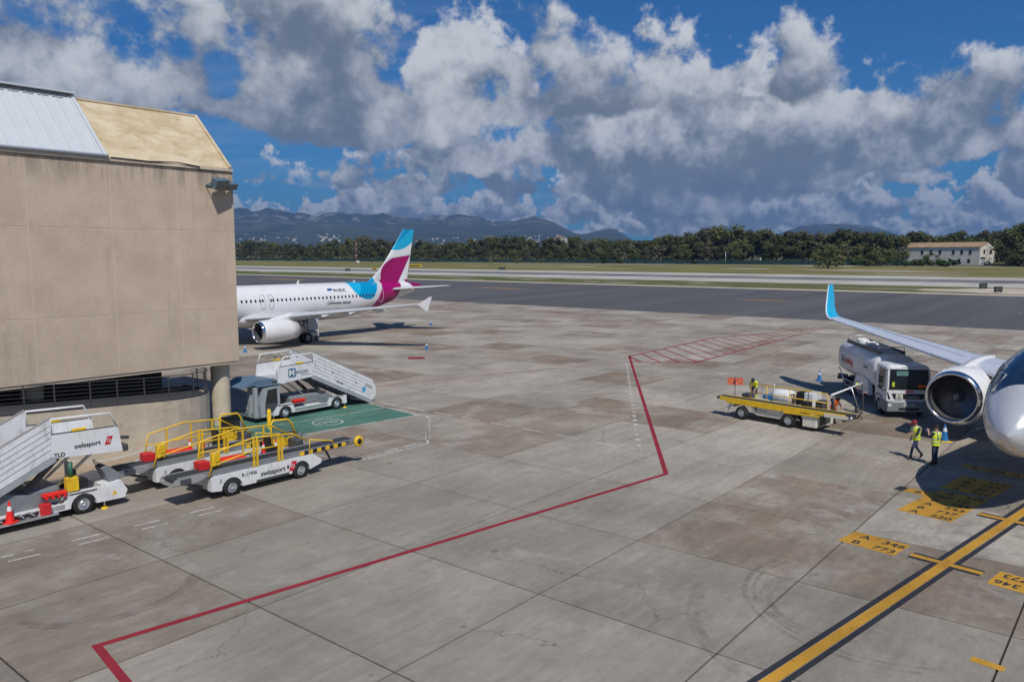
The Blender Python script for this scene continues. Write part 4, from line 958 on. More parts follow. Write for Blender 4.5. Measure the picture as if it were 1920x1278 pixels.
# --- passenger stairs
def stairs(u, v, rz, label, brand):
    S = thing('passenger_stairs', label, 'passenger stairs', W(u, v), ROT_U+rz, 'mobile passenger stairs')
    sl = .475; x0, x1 = -.3, 4.35; zf = 2.35        # stair head and foot
    near = -1 if brand == 'menzies' else 1
    for s in (-1, 1):
        y = s*1.12
        b = MB(); b.prism([(x0, zf-.05), (x0, zf+1.28), (x1-.15, zf+1.28-sl*(x1-x0-.15)), (x1+.12, .95), (x1+.12, .45), (x1-.2, zf-.05-sl*(x1-x0-.2))], y-.03, y+.03, 'y'); fl = b.build('flank_panel', white, S)
        for k in range(1, 6):
            MB().bar((x0+.02, y+s*.034, zf+1.28*k/6), (x1-.05, y+s*.034, zf+1.28*k/6-sl*(x1-x0)), .012, .022).build('panel_rib', alu, fl)
        MB().bar((x0, y, zf+1.33), (x1+.05, y, zf+1.33-sl*(x1-x0)), .06, .05).build('handrail', alu, fl)
        MB().bar((x0-.1, y, zf-.14), (x1-.1, y, zf-.14-sl*(x1-x0)), .1, .20).build('stringer', midgrey, S)
        p = MB(); p.prism([(-2.65-.25, zf-.25), (x0-.003, zf-.1), (x0-.003, zf+.95), (-2.75, zf+.62)] if False else [(-2.75, zf-.3), (x0-.003, zf-.12), (x0-.003, zf+.72), (-2.62, zf+.66)], y-.03, y+.03, 'y'); pp = p.build('platform_panel', white, S)
        MB().tube([(x0-.03, y, zf+.7), (x0-.03, y, zf+1.27), (-2.35, y, zf+1.2), (-2.6, y, zf+.62)], .04, 8).build('platform_rail', white, pp)
        MB().bar((x0-.05, y, zf+.74), (-2.5, y, zf+.68), .05, .04).build('sill_rail', dkgrey, pp)
        MB().bbox(-1.5, -1.0, y-.06, y+.06, zf+.72, zf+.82, .03).build('yellow_handle', yellow, pp)
    for k in range(14):
        x = x0+.15+k*(x1-x0-.2)/14; z = zf-.02-sl*(x-x0); MB().box(x, x+.33, -1.08, 1.08, z-.17, z-.12).build('step', dkgrey, S)
    MB().box(-2.75, x0, -1.09, 1.09, zf-.16, zf-.06).build('platform_floor', alu, S)
    MB().bbox(-3.0, -2.76, -1.1, 1.1, zf-.35, zf-.08, .05).build('bumper', dkgrey, S)
    for y in (-.75, .75):
        MB().bar((-.6, y, zf-.2), (.9, y, .75), .14, .18).build('lift_arm', dkgrey, S); MB().bar((-.3, y*.8, .85), (-1.9, y*.8, zf-.25), .09).build('lift_ram', steel, S)
    # chassis
    fx = -3.1 if brand == 'menzies' else -2.75; wx = (-2.33, 1.35) if brand == 'menzies' else (-1.25, 2.6)
    def arch(xc, r): return [(xc+r*math.cos(a), .32+r*math.sin(a)) for a in [math.pi*k/8 for k in range(1, 8)]]
    cx1 = wx[1]+.75
    prof = [(fx, .28), (fx, .55), (fx+.25, .82), (wx[0]+.5, .86), (wx[0]+.62, .55), (wx[1]-.7, .55), (wx[1]-.55, .82), (cx1, .80), (cx1, .30), (wx[1]+.45, .30)]+arch(wx[1], .45)+[(wx[1]-.45, .30), (wx[0]+.45, .30)]+arch(wx[0], .45)+[(wx[0]-.45, .30)]
    b = MB()
    for y0, y1 in ((-1.18, -.88), (.88, 1.18)): b.prism(prof, y0, y1, 'y')
    b.box(fx+.05, cx1-.02, -.88, .88, .34, .56); b.build('chassis', white, S)
    MB().box(wx[0]+.65, wx[1]-.72, near*1.19 if near < 0 else 1.17, near*1.17 if near < 0 else 1.19, .36, .52).build('step_grating', alu, S)
    MB().bbox(wx[0]+.6, wx[1]-.4, -.8, .8, .57, 1.15, .12).build('engine_cover', grey, S)
    for x in wx:
        for s in (-1, 1): wheel_part('wheel', S, x, s*1.05, .37, .37, .27, .6, alu)
        MB().box(x-.48, x+.48, near*1.186-.004, near*1.186+.004, .79, .84).build('arch_trim', dkgrey, S)
    for x in (wx[0]-.75, cx1-.1):
        for s in (-1, 1):
            o = MB().tube([(x, s*1.1, .5), (x, s*1.1, .06)], .035, 8).build('stabiliser_leg', steel, S); MB().lathe([(.13, 0.005), (.12, .05), (.04, .07)], 14, Matrix.Translation((x, s*1.1, 0))).build('foot', yellow, o)
    MB().bbox(wx[0]+.55, wx[0]+1.35, near*1.12-.14, near*1.12+.14, .9, 1.02, .04).build('red_chock_holder', brightred, S)
    for k in range(4): MB().box(wx[0]+.6+.2*k, wx[0]+.68+.2*k, near*1.12-.15, near*1.12+.15, .82, .92).build('chock', brightred, S)
    xd = (1, 0, 0) if near < 0 else (-1, 0, 0); ys = near*1.155
    if brand == 'menzies':
        cab = MB(); cab.prism([(-3.9, .3), (-3.95, 1.0), (-3.75, 1.95), (-2.7, 2.02), (-2.62, .55), (-2.9, .3)], -1.15, .1, 'y'); cb = cab.build('cab', midgrey, S)
        MB().prism([(-3.62, 1.02), (-3.45, 1.82), (-2.85, 1.86), (-2.82, 1.02)], -1.165, -1.151, 'y').build('cab_door_window', glass, cb)
        MB().prism([(-3.62, .45), (-3.64, 1.0), (-2.83, 1.0), (-2.83, .6)], -1.163, -1.151, 'y').build('cab_door', dkgrey, cb)
        MB().bbox(-4.1, -2.6, -1.2, .15, 2.03, 2.12, .03).build('cab_roof', mat('blue_grey_paint', (.10, .16, .23), .5), cb)
        MB().prism([(-4.9, 2.05), (-4.0, 2.42), (-2.8, 2.36), (-2.8, 2.13), (-4.1, 2.13)], -.95, 1.1, 'y').build('front_hood', mat('blue_grey_paint', (.10, .16, .23), .5), S)
        for y in (-1.0, -.5): MB().bbox(-4.25, -4.05, y-.13, y+.13, .3, 2.0, .03).build('front_post', midgrey, S)
        MB().bbox(-4.2, -3.9, -1.1, 1.1, .25, .6, .05).build('front_bumper', grey, S)
        MB().bbox(.2, 1.0, -1.17, -.7, .57, 1.0, .03).build('tool_box', grey, S)
        bl = mat('logo_blue', (.01, .10, .24), .4)
        MB().bbox(-2.05, -1.55, -1.17, -1.151, 2.36, 2.86, .009).build('logo_badge', bl, S)
        text('logo_letter', 'M', .5, white, S, (-2.02, -1.173, 2.44), (1, 0, 0), (0, 0, 1), bold=.018)
        text('lettering', 'ENZIES', .27, navy, S, (-1.53, -1.153, 2.50), (1, 0, 0), (0, 0, 1), bold=.004)
        marks('small_print', navy, S, (-1.15, -1.153, 2.39), (1, 0, 0), (0, 0, 1), 8, .6, .05)
        text('maker_mark', 'AirRail', .2, inkblack, S, (1.35, -1.155, zf-.1-sl*1.2), (1, 0, -sl), (sl, 0, 1), bold=.004)
        marks('fleet_print', grey, S, (3.6, -1.155, 1.18), (1, 0, -sl), (sl, 0, 1), 6, .62, .15)
        MB().lathe([(.01, 0), (.16, .0), (.16, .004)], 16, Matrix.Translation((3.5, -1.155, .95)) @ Matrix.Rotation(math.pi/2, 4, 'X')).build('round_sticker', M_teal, S)
        for x, z in ((1.1, 2.3), (2.9, 1.45)): MB().lathe([(.01, 0), (.06, 0), (.06, .004)], 12, Matrix.Translation((x, -1.155, z)) @ Matrix.Rotation(math.pi/2, 4, 'X')).build('round_mark', navy, S)
        wi = MB()
        for k in range(4): wi.tube([(-2.4+.5*k, .4, zf+1.0), (-2.2+.5*k, .2, zf+1.28), (-1.9+.5*k, .3, zf+.9), (-1.7+.5*k, .5, zf+1.1)], .025, 6)
        wi.build('hoses', grey, S)
    else:
        logo_swissport(S, -1.05, ys, zf+.1, .235, xd=(-1, 0, 0), nrm=1)
        text('maker_mark', 'TLD', .2, inkblack, S, (-.36, ys, zf-.10), (-1, 0, 0), (0, 0, 1), bold=.006)
        MB().bar((-2.8, .5, zf+.1), (-3.3, .45, zf+.02), .1, .12).build('docking_sensor', dkgrey, S)
        fr = MB(); fr.prism([(-2.75, .34), (-2.85, .55), (-2.62, .95), (-2.0, .87), (-2.0, .34)], -1.16, 1.16, 'y'); fr.build('front_apron', white, S)
        d = MB(); d.prism([(-2.7, .95), (-2.72, 1.15), (-2.25, 1.55), (-2.05, 1.45), (-2.3, .9)], .3, .95, 'y'); dd = d.build('console', grey, S)
        MB().tube([(-2.0+.1*math.cos(a), .62+.2*math.sin(a), 1.62+.16*math.cos(a)) for a in [2*math.pi*k/16 for k in range(17)]], .016, 6).build('steering_wheel', black, dd)
        MB().tube([(-2.25, .62, 1.45), (-2.02, .62, 1.6)], .025, 6).build('steering_column', black, dd)
        MB().bbox(-1.6, -1.2, .35, .85, .86, 1.2, .05).build('driver_seat', black, S); MB().bbox(-1.2, -1.08, .35, .85, 1.15, 1.6, .04).build('seat_back', black, S)
        MB().bbox(-1.15, -.75, .82, 1.12, .9, 1.4, .02).build('yellow_cabinet', yellow, S); MB().tube([(-.95, .95, 1.4), (-.95, .95, 1.95)], .08, 8).build('exhaust_stack', green, S)
        MB().bbox(-.55, .2, -.9, 1.0, .6, .9, .08).build('battery_cover', midgrey, S)
        MB().prism([(-.1, .56), (.1, .95), (1.2, 1.25), (3.0, .9), (3.0, .56)], -.85, 1.0, 'y').build('hydraulic_cover', grey, S)
        sk = MB(); sk.box(-.3, 3.6, 1.0, 1.45, .28, .33); sk.build('side_step', alu, S)
        for k in range(9): MB().tube([(.3+.17*k, 1.15+.09*(k % 2), .42), (.42+.17*k, 1.25, .44)], .07, 7).build('cable_coil', black, S)
        for k in range(4): MB().tube([(.35+.33*k, 1.18, .50), (.55+.33*k, 1.28, .50), (.45+.33*k, 1.34, .42)], .014, 5).build('white_rope', white, S)
        MB().bbox(-.1, .22, 1.08, 1.38, .33, .72, .03).build('red_box', red, S)
        g = MB(); g.lathe([(.01, 0), (.06, 0), (.06, .01)], 14, Matrix.Translation((1.5, 1.19, .5)) @ Matrix.Rotation(-math.pi/2, 4, 'X')); g.build('filler_cap', steel, S)
        MB().prism([(-2.45, .47), (-2.25, .47), (-2.35, .64)], 1.182, 1.186, 'y').build('warning_triangle', yellow, S)
    return S
stairs(29.0, 39.7, 0., 'white passenger stairs with cab and blue badge, on the green area', 'menzies')
stairs(10.72, 31.0, math.pi, 'white swissport passenger stairs at the left edge, descending out of frame', 'swissport')

# --- fuel tanker
TR = ROT_U+math.atan2(-.51, -.86)
T_ = thing('fuel_tanker', 'white fuel tanker truck parked under the wing of the near airliner', 'tanker truck', W(49.45, 10.9), TR)
ck = white
c = MB()
def cabring(x, z0, z1, hw): return [(x, -hw, z0), (x, hw, z0), (x, hw+.0, z0+.9), (x, hw-.06, z1-.12), (x, hw-.2, z1), (x, -hw+.2, z1), (x, -hw+.06, z1-.12), (x, -hw, z0+.9)]
c.loft([cabring(-2.1, .75, 3.02, 1.22), cabring(-.35, .75, 3.02, 1.22), cabring(-.12, .78, 2.9, 1.21), cabring(0.0, .85, 1.75, 1.19)])
cabo = c.build('cab', ck, T_)
for p in cabo.data.polygons: p.use_smooth = False
MB().add([(-.005, -1.08, 1.72), (-.005, 1.08, 1.72), (-.118, 1.03, 2.82), (-.118, -1.03, 2.82)], [(0, 1, 2, 3)], Matrix.Translation((.02, 0, 0))).build('windscreen', glass, cabo)
MB().box(.012, .03, -1.1, 1.1, 1.66, 1.72).build('wiper_tray', black, cabo)
for y in (-.5, .45): MB().bar((.04, y, 1.7), (0.02, y+.35, 1.82), .02, .02).build('wiper', black, cabo)
MB().box(-.085, -.06, .25, .9, 2.45, 2.72, Matrix.Translation((.07, 0, 0))).build('green_sunshade', mat('tinted_band', (.12, .25, .22), .3), cabo).location = (-.02, -.95, 0)
MB().box(.0, .012, .5, .95, 1.78, 1.95).build('orange_notice', orange, cabo)
MB().box(.0, .012, -.92, -.78, 1.82, 2.08).build('yellow_notice', mat('lime_notice', (.5, .6, .05), .5), cabo)
gr = MB(); gr.prism([(-.78, 1.12), (.78, 1.12), (.9, 1.42), (-.9, 1.42)], .0, .03, 'x'); gr.build('grille', black, cabo)
text('maker_name', 'MAN', .23, steel, cabo, (.034, -.12, 1.17), (0, 1, 0), (0, 0, 1), bold=.008, sx=1.35)
MB().box(.03, .045, -.7, -.32, 1.10, 1.40).build('hazard_plate', offwhite, cabo); marks('plate_print', inkblack, cabo, (.047, -.58, 1.28), (0, 1, 0), (0, 0, 1), 2, .16, .08); marks('plate_print', inkblack, cabo, (.047, -.64, 1.14), (0, 1, 0), (0, 0, 1), 4, .26, .09)
MB().box(.01, .02, -.2, .3, 1.50, 1.58).build('red_name_strip', brightred, cabo)
marks('roof_print', midgrey, cabo, (-.09, -.4, 2.93), (0, 1, 0), (-1, 0, .5), 6, .8, .07)
for s in (-1, 1):
    MB().prism([(s*.98, 1.1), (s*1.12, 1.48), (s*1.17, 1.48), (s*1.1, 1.1)], .0, .02, 'x').build('air_vane', black, cabo)
bp = MB(); bp.loft([[(x, -w_, z0), (x, w_, z0), (x, w_, z1), (x, -w_, z1)] for x, w_, z0, z1 in ((-1.0, 1.25, .42, .98), (-.1, 1.25, .36, 1.0), (.12, 1.15, .38, .98), (.16, .9, .42, .92))]); bpo = bp.build('bumper', grey, T_)
for p in bpo.data.polygons: p.use_smooth = False
MB().box(.161, .175, -.55, .55, .5, .62).build('lower_grille', black, bpo); MB().box(.165, .18, -.3, .3, .72, .84).build('number_plate', offwhite, bpo); marks('plate_print', navy, bpo, (.182, -.22, .75), (0, 1, 0), (0, 0, 1), 7, .48, .07); 
for s in (-1, 1): MB().bbox(.06, .155, s*.95-.2, s*.95+.2, .66, .84, .03).build('headlight', mat('headlight_glass', (.6, .62, .64), .1), bpo)
for s in (-1, 1):
    MB().add([(-.45, s*1.223, 1.72), (-1.55, s*1.223, 1.72), (-1.55, s*1.19, 2.75), (-.55, s*1.19, 2.75)], [(0, 1, 2, 3)]).build('side_window', glass, cabo)
    mr = MB(); mr.tube([(-.3, s*1.2, 2.75), (.05, s*1.5, 2.72), (.08, s*1.56, 2.5)], .025, 6); mr.tube([(-.3, s*1.2, 1.55), (.05, s*1.48, 1.6), (.08, s*1.56, 1.8)], .025, 6); mo = mr.build('mirror_arm', black, cabo); MB().bbox(-.02, .14, s*1.56-.12, s*1.56+.12, 2.05, 2.55, .05).build('mirror', black, mo); MB().bbox(-.02, .14, s*1.58-.12, s*1.58+.12, 1.72, 1.98, .05).build('mirror', black, mo)
    for x, n2 in ((-1.3, 1), (-7.6, 2), (-9.0, 2)):
        for q in range(n2): wheel_part('wheel', T_, x, s*(1.08-.3*q), .52, .52, .3, .56, midgrey)
    MB().prism([(-2.0, .55), (-2.05, .95), (-1.8, 1.2), (-.8, 1.2), (-.62, .95), (-.6, .7), (-.75, .7), (-.85, 1.02), (-1.3, 1.12), (-1.75, 1.02), (-1.88, .55)], s*1.0, s*1.24, 'y').build('wheel_arch', grey, T_)
MB().box(-10.6, -2.0, -.45, .45, .7, .95).build('frame_rail', dkgrey, T_)
def tankring(x, k=1.): return [(x, 1.25*k*math.copysign(abs(math.cos(a))**.62, math.cos(a)), 2.28+1.08*k*math.copysign(abs(math.sin(a))**.7, math.sin(a))) for a in [2*math.pi*j/36 for j in range(36)]]
tk = MB(); tk.loft([tankring(-11.05, .55), tankring(-10.98, .9), tankring(-10.8, 1), tankring(-2.75, 1), tankring(-2.55, .93), tankring(-2.45, .6)]); tank = tk.build('tank', mat('tank_white', (.66, .67, .68), .32, var=.04, dirt=.12), T_)
for s in (-1, 1):
    MB().bar((-10.6, s*.72, 3.38), (-3.2, s*.72, 3.38), .06, .22).build('coaming', dkgrey, tank)
    MB().prism([(-6.6, .75), (-6.3, 1.55), (-4.9, 1.75), (-3.6, 1.6), (-3.3, .75)], s*1.0, s*1.24, 'y').build('side_locker', mat('tank_white', (.66, .67, .68)), T_)
    sr = MB()
    for a, b_ in (((-10.6, 1.5), (-8.6, .55)), ((-8.6, .55), (-7.0, .55)), ((-7.0, .55), (-6.6, 1.2)), ((-9.8, .9), (-7.0, .9))): sr.tube([(a[0], s*1.22, a[1]), (b_[0], s*1.22, b_[1])], .035, 6)
    sr.build('side_guard', alu, T_)
MB().box(-10.4, -3.3, -.55, .55, 3.34, 3.40).build('walkway', midgrey, tank)
for x in (-9.3, -7.2, -5.0):
    o = MB().lathe([(.36, 3.4), (.36, 3.52), (.3, 3.58), (.05, 3.6)], 20, Matrix.Translation((x, 0, 0))).build('manhole', white, tank); MB().bbox(x-.6, x-.42, -.3, .3, 3.4, 3.62, .03).build('valve_box', alu, o)
for x in (-10.6, -3.3): MB().tube([(x, -.7, 3.45), (x, -.7, 3.75), (x, .7, 3.75), (x, .7, 3.45)], .03, 6).build('top_hoop', alu, tank)
o = text('lettering', 'Sky', .62, grey, tank, (-10.0, -1.262, 2.05), (1, 0, 0), (0, 0, 1), bold=.01, shear=.2); text('lettering', 'tanking', .62, inkred, tank, (-8.95, -1.262, 2.05), (1, 0, 0), (0, 0, 1), bold=.01, shear=.2)
marks('tank_print', grey, tank, (-4.6, -1.262, 2.3), (1, 0, 0), (0, 0, 1), 5, .9, .15)
MB().bar((-11.0, -.6, .8), (-11.7, -.9, .8), .25, .2).build('rear_hose_reel', dkgrey, T_); MB().box(-11.1, -10.9, -1.2, 1.2, .6, .78).build('rear_bumper', dkgrey, T_)

# --- yellow and cream belt loader on the right
RL = ROT_U+math.atan2(-.987, -.16)
Y_ = thing('yellow_belt_loader', 'cream and yellow belt loader standing in front of the fuel tanker', 'belt loader', W(43.75, 16.4), RL)
fr = MB()
for s in (-1, 1):
    y = s*.85
    for a, b_ in (((-2.35, .95), (-2.75, .25)), ((-2.35, .95), (-1.1, .95)), ((-1.1, .95), (-.75, .45)), ((-.75, .45), (.7, .45)), ((.7, .45), (1.0, .95)), ((1.0, .95), (2.0, .95)), ((2.0, .95), (2.3, .5))): fr.bar((a[0], y, a[1]), (b_[0], y, b_[1]), .10, .14)
for x in (-2.3, -.9, .9, 2.0): fr.bar((x, -.85, .7), (x, .85, .7), .1, .12)
fr.build('frame', offwhite, Y_)
MB().bbox(-.7, .75, -.9, -.84, .42, .85, .01).build('side_board', offwhite, Y_)
marks('fleet_print', midgrey, Y_, (-.6, -.903, .56), (1, 0, 0), (0, 0, 1), 6, .55, .18); text('lettering', 'swissport', .14, grey, Y_, (.05, -.903, .55), (1, 0, 0), (0, 0, 1))
fb = MB(); fb.bbox(2.05, 2.85, -.95, .95, .2, .85, .04); fb.build('front_box', offwhite, Y_)
MB().box(2.853, 2.862, -.6, .6, .3, .75).build('front_grille', dkgrey, Y_)
MB().bbox(2.5, 2.8, -.97, -.7, .85, 1.0, .02).build('lamp_box', offwhite, Y_)
for x in (-1.65, 1.25):
    for s in (-1, 1): wheel_part('wheel', Y_, x, s*.9, .38, .38, .26, .58, alu)
cv = MB(); cv.box(-3.1, 4.4, -.98, -.90, .96, 1.16); cv.box(-3.1, 4.4, -.25, -.17, .96, 1.16); cv.box(-3.0, 4.2, -.9, -.25, .98, 1.05); cvo = cv.build('conveyor', yellow, Y_)
bb = MB(); bb.box(-3.3, 4.6, -.89, -.26, 1.11, 1.14); bb.lathe([(.08, -.89), (.08, -.26)], 12, Matrix.Translation((-3.3, 0, 1.06)), 'y'); bb.lathe([(.08, -.89), (.08, -.26)], 12, Matrix.Translation((4.6, 0, 1.06)), 'y'); bb.build('belt', belt, cvo)
MB().bar((-2.6, -.99, .9), (1.9, -.99, .9), .05, .10).build('side_beam', yellow, cvo); MB().bar((1.0, -1.0, .82), (3.0, -1.0, .88), .05, .10).build('lift_beam', yellow, cvo)
e = MB(); e.box(3.3, 4.6, -1.02, -.985, .92, 1.1); e.build('nose_plate', offwhite, cvo)
wm = MB(); wm.lathe([(.04, -.08), (.12, -.08), (.12, .08), (.04, .08)], 14, Matrix.Translation((4.7, -.95, 1.0)), 'y'); wm.build('nose_roller', steel, cvo)
MB().box(-2.6, 2.6, -.15, .9, .90, .96).build('deck', midgrey, Y_)
MB().box(-1.2, 3.4, -.16, -.11, .96, 1.12).build('kick_board', yellow, Y_)
g = MB().tube([(-1.6, -.1, .96), (-1.6, -.1, 2.0), (3.0, -.1, 1.98), (3.0, -.1, .96)], .03, 7).build('guard_rail', yellow, Y_)
MB().tube([(-1.6, -.1, 1.5), (3.0, -.1, 1.48)], .026, 7).build('rail', yellow, g)
for x in (-.6, .8, 1.9): MB().tube([(x, -.1, .96), (x, -.1, 1.99)], .026, 7).build('post', yellow if x < 1.5 else dkgrey, g)
MB().tube([(-1.5, .88, .96), (-1.5, .88, 1.95), (-.7, .88, 1.95), (-.7, .88, .96)], .02, 6).build('white_hoop', white, Y_)
MB().bbox(-2.4, -1.9, .2, .8, .97, 1.3, .04).build('rear_box', dkgrey, Y_)
MB().bbox(2.2, 2.6, .1, .8, .97, 1.5, .05).build('console', dkgrey, Y_); MB().bbox(1.3, 1.75, .2, .7, .97, 1.3, .05).build('driver_seat', black, Y_)

# --- hydrant dispenser trailer behind it, with hose boom to the tanker
D_ = thing('hydrant_dispenser', 'white fuel dispenser cart with pipes behind the yellow belt loader', 'fuel dispenser', W(45.6, 16.0), RL)
db = MB(); db.bbox(-1.9, 2.2, -.6, .6, .45, .62, .03); db.build('trailer_bed', offwhite, D_)
MB().lathe([(.02, -.62), (.38, -.6), (.45, -.45), (.45, .45), (.38, .6), (.02, .62)], 22, Matrix.Translation((-.75, 0, 1.1)), 'x').build('filter_vessel', white, D_)
MB().bbox(.3, .75, -.5, .5, .62, 1.6, .03).build('meter_cabinet', black, D_); MB().bbox(.76, 1.3, -.5, .5, .62, 1.6, .03).build('cabinet', white, D_)
MB().bbox(-1.85, -1.4, -.5, .5, .62, 1.15, .04).build('blue_locker', blueplastic, D_)
pp = MB()
for k in range(3): pp.tube([(-.2+.1*k, -.3+.2*k, .65), (-.2+.1*k, -.3+.2*k, 1.35), (.2, -.3+.2*k, 1.4)], .05, 8)
pp.build('pipework', mat('brass', (.45, .33, .12), .4, .7), D_)
for x in (-1.2, 1.5):
    for s in (-1, 1): wheel_part('wheel', D_, x, s*.6, .3, .3, .2)
MB().tube([(2.5, -.5, .6), (2.5, -.5, 1.75)], .06, 8).build('boom_mast', dkgrey, D_)
MB().tube([(2.5, -.8, 1.72), (2.48, 1.2, 1.85), (2.45, 3.0, 1.98)], .055, 8).build('hose_boom', white, D_)
MB().tube([(2.2, .25, .5), (2.5, .8, .06), (2.6, 2.4, .05), (2.5, 3.2, .5), (2.45, 3.0, 1.9)], .04, 7).build('fuel_hose', black, D_)
MB().tube([(2.48, 1.6, 1.86), (2.9, 2.2, .03)], .03, 6).build('boom_leg', steel, D_)
# ------------------------------------------------------------------ people: one skinned body each
HIVIS = mat('hi_vis_yellow', (.62, .78, .02), .7); NAVYC = mat('navy_cloth', (.012, .018, .045), .85); JEANS = mat('blue_denim', (.03, .045, .10), .85)
BOOT = mat('black_boots', (.012, .011, .011), .7); REFL = mat('reflective_tape', (.6, .62, .62), .35, .3); HIORG = mat('hi_vis_orange', (.85, .16, .01), .7); TEALC = mat('green_blue_cloth', (.02, .09, .10), .85); CAPR = mat('dark_red_cap', (.22, .01, .02), .8); HAIR = mat('dark_hair', (.012, .009, .007), .8)
def person(label, loc, rz, J, torso, legs, shins=None, sleeves=None, headgear=None, grp='ground crew on the apron', scale=1.):
    root = thing('person', label, 'person', loc, rz, grp)
    verts = []; edges = []; rad = []; zone = []
    def add(p, r, z): verts.append(Vector(p)*scale); rad.append(r*scale); zone.append(z); return len(verts)-1
    def lk(a, b): edges.append((a, b))
    V = Vector
    pel = add(J['pelvis'], .145, 'L'); wst = add(V(J['pelvis']).lerp(V(J['chest']), .45), .135, 'T'); chs = add(J['chest'], .165, 'T'); nk = add(J['neck'], .06, 'S'); lk(pel, wst); lk(wst, chs); lk(chs, nk)
    hd0 = add(V(J['neck']).lerp(V(J['head']), .55), .085, 'S'); hd = add(J['head'], .105, 'S'); tp = add(V(J['head'])+(V(J['head'])-V(J['neck'])).normalized()*.085, .07, 'S'); lk(nk, hd0); lk(hd0, hd); lk(hd, tp)
    for s in ('L', 'R'):
        sh = add(J['sh'+s], .075, 'T'); el = add(J['el'+s], .05, 'A'); wr = add(J['wr'+s], .036, 'S'); lk(chs, sh); lk(sh, el); lk(el, wr)
        d = (V(J['wr'+s])-V(J['el'+s])).normalized(); side = d.cross(V((0, 0, 1))); side = side.normalized() if side.length > .1 else V((1, 0, 0)); dn = d.cross(side)
        pm = add(V(J['wr'+s])+d*.07, .036, 'S'); lk(wr, pm)
        for k in range(4):
            b0 = V(J['wr'+s])+d*.10+side*(.028*(k-1.5)); f1 = add(b0, .012, 'S'); f2 = add(b0+d*(.045-.006*abs(k-1.4))+dn*.012, .010, 'S'); f3 = add(b0+d*(.07-.008*abs(k-1.4))+dn*.035, .008, 'S'); lk(pm, f1); lk(f1, f2); lk(f2, f3)
        t1 = add(V(J['wr'+s])+d*.05-side*.045, .012, 'S'); t2 = add(V(J['wr'+s])+d*.09-side*.06+dn*.015, .010, 'S'); lk(pm, t1); lk(t1, t2)
        hp = add(J['hip'+s], .10, 'L'); kn = add(J['kn'+s], .068, 'L'); an = add(J['an'+s], .05, 'B'); to = add(J['to'+s], .04, 'B'); hl = add(V(J['an'+s])+V((0, 0, -.045))-(V(J['to'+s])-V(J['an'+s])).normalized()*.05, .045, 'B')
        mid = add(V(J['kn'+s]).lerp(V(J['an'+s]), .35), .062, 'N'); lk(pel, hp); lk(hp, kn); lk(kn, mid); lk(mid, an); lk(an, to); lk(an, hl)
    me = bpy.data.meshes.new('body'); me.from_pydata([tuple(v) for v in verts], edges, []); o = bpy.data.objects.new('body', me); COL.objects.link(o)
    o.modifiers.new('Skin', 'SKIN'); 
    for i, sv_ in enumerate(me.skin_vertices[0].data): sv_.radius = (rad[i], rad[i]*(.72 if zone[i] == 'T' or i == pel else 1.)); sv_.use_root = (i == pel)
    sb = o.modifiers.new('Sub', 'SUBSURF'); sb.levels = 2; sb.render_levels = 2
    dg = bpy.context.evaluated_depsgraph_get(); m2 = bpy.data.meshes.new_from_object(o.evaluated_get(dg)); bpy.data.objects.remove(o)
    m2.name = 'body'; m2.materials.clear()
    ml = [torso, sleeves or torso, legs, shins or legs, BOOT, skin]; zi = {'T': 0, 'A': 1, 'L': 2, 'N': 3, 'B': 4, 'S': 5}
    for m_ in ml: m2.materials.append(m_)
    segs = [(a, b) for a, b in edges]
    for p in m2.polygons:
        c = p.center; best = None; bd = 1e9
        for a, b in segs:
            va, vb = verts[a], verts[b]; t_ = max(0, min(1, (c-va).dot(vb-va)/max(1e-9, (vb-va).length_squared))); dd = (c-va.lerp(vb, t_)).length - (rad[a]+(rad[b]-rad[a])*t_)
            if dd < bd: bd = dd; best = a if t_ < .5 else b
        z = zone[best]
        p.material_index = zi[z]; p.use_smooth = True
    b = link('body', m2, root)
    H = V(J['head'])*scale; up = (V(J['head'])-V(J['neck'])).normalized(); fw = V(J.get('face', (1, 0, 0))).normalized(); fw = (fw-up*fw.dot(up)).normalized(); M_ = basis(fw, up.cross(fw), H)
    # face: nose, eyes, mouth, ears
    MB().add([(.10, -.015, -.01), (.10, .015, -.01), (.128, 0, -.025), (.10, 0, .03)], [(0, 1, 2), (1, 3, 2), (3, 0, 2)], M_).build('nose', skin, b)
    for s in (-1, 1):
        MB().lathe([(.002, -.012), (.011, -.004), (.011, .004), (.002, .012)], 8, M_ @ Matrix.Translation((.094, s*.034, .022)), 'x').build('eye', black, b)
        MB().lathe([(.004, -.012), (.028, -.006), (.028, .006), (.004, .012)], 10, M_ @ Matrix.Translation((0, s*.102, 0)), 'y').build('ear', skin, b)
    MB().box(.088, .102, -.025, .025, -.062, -.052, M_).build('mouth', mat('lips', (.3, .1, .09), .6), b)
    if headgear:
        kind, hm = headgear
        c = MB()
        if kind == 'hair': c.lathe([(.118, -.03), (.124, .03), (.105, .09), (.06, .125), (.005, .135)], 20, M_ @ Matrix.Translation((-.014, 0, .0))); c.build('hair', hm, b)
        else:
            c.lathe([(.122, .02), (.126, .05), (.112, .10), (.065, .135), (.005, .145)], 20, M_ @ Matrix.Translation((-.008, 0, 0))); k = c.build('cap' if kind == 'cap' else 'helmet', hm, b)
            MB().prism([(.08, -.08), (.2, -.05), (.22, 0), (.2, .05), (.08, .08)], .025, .04, 'z', M_).build('peak', hm, k)
    return root, b, scale
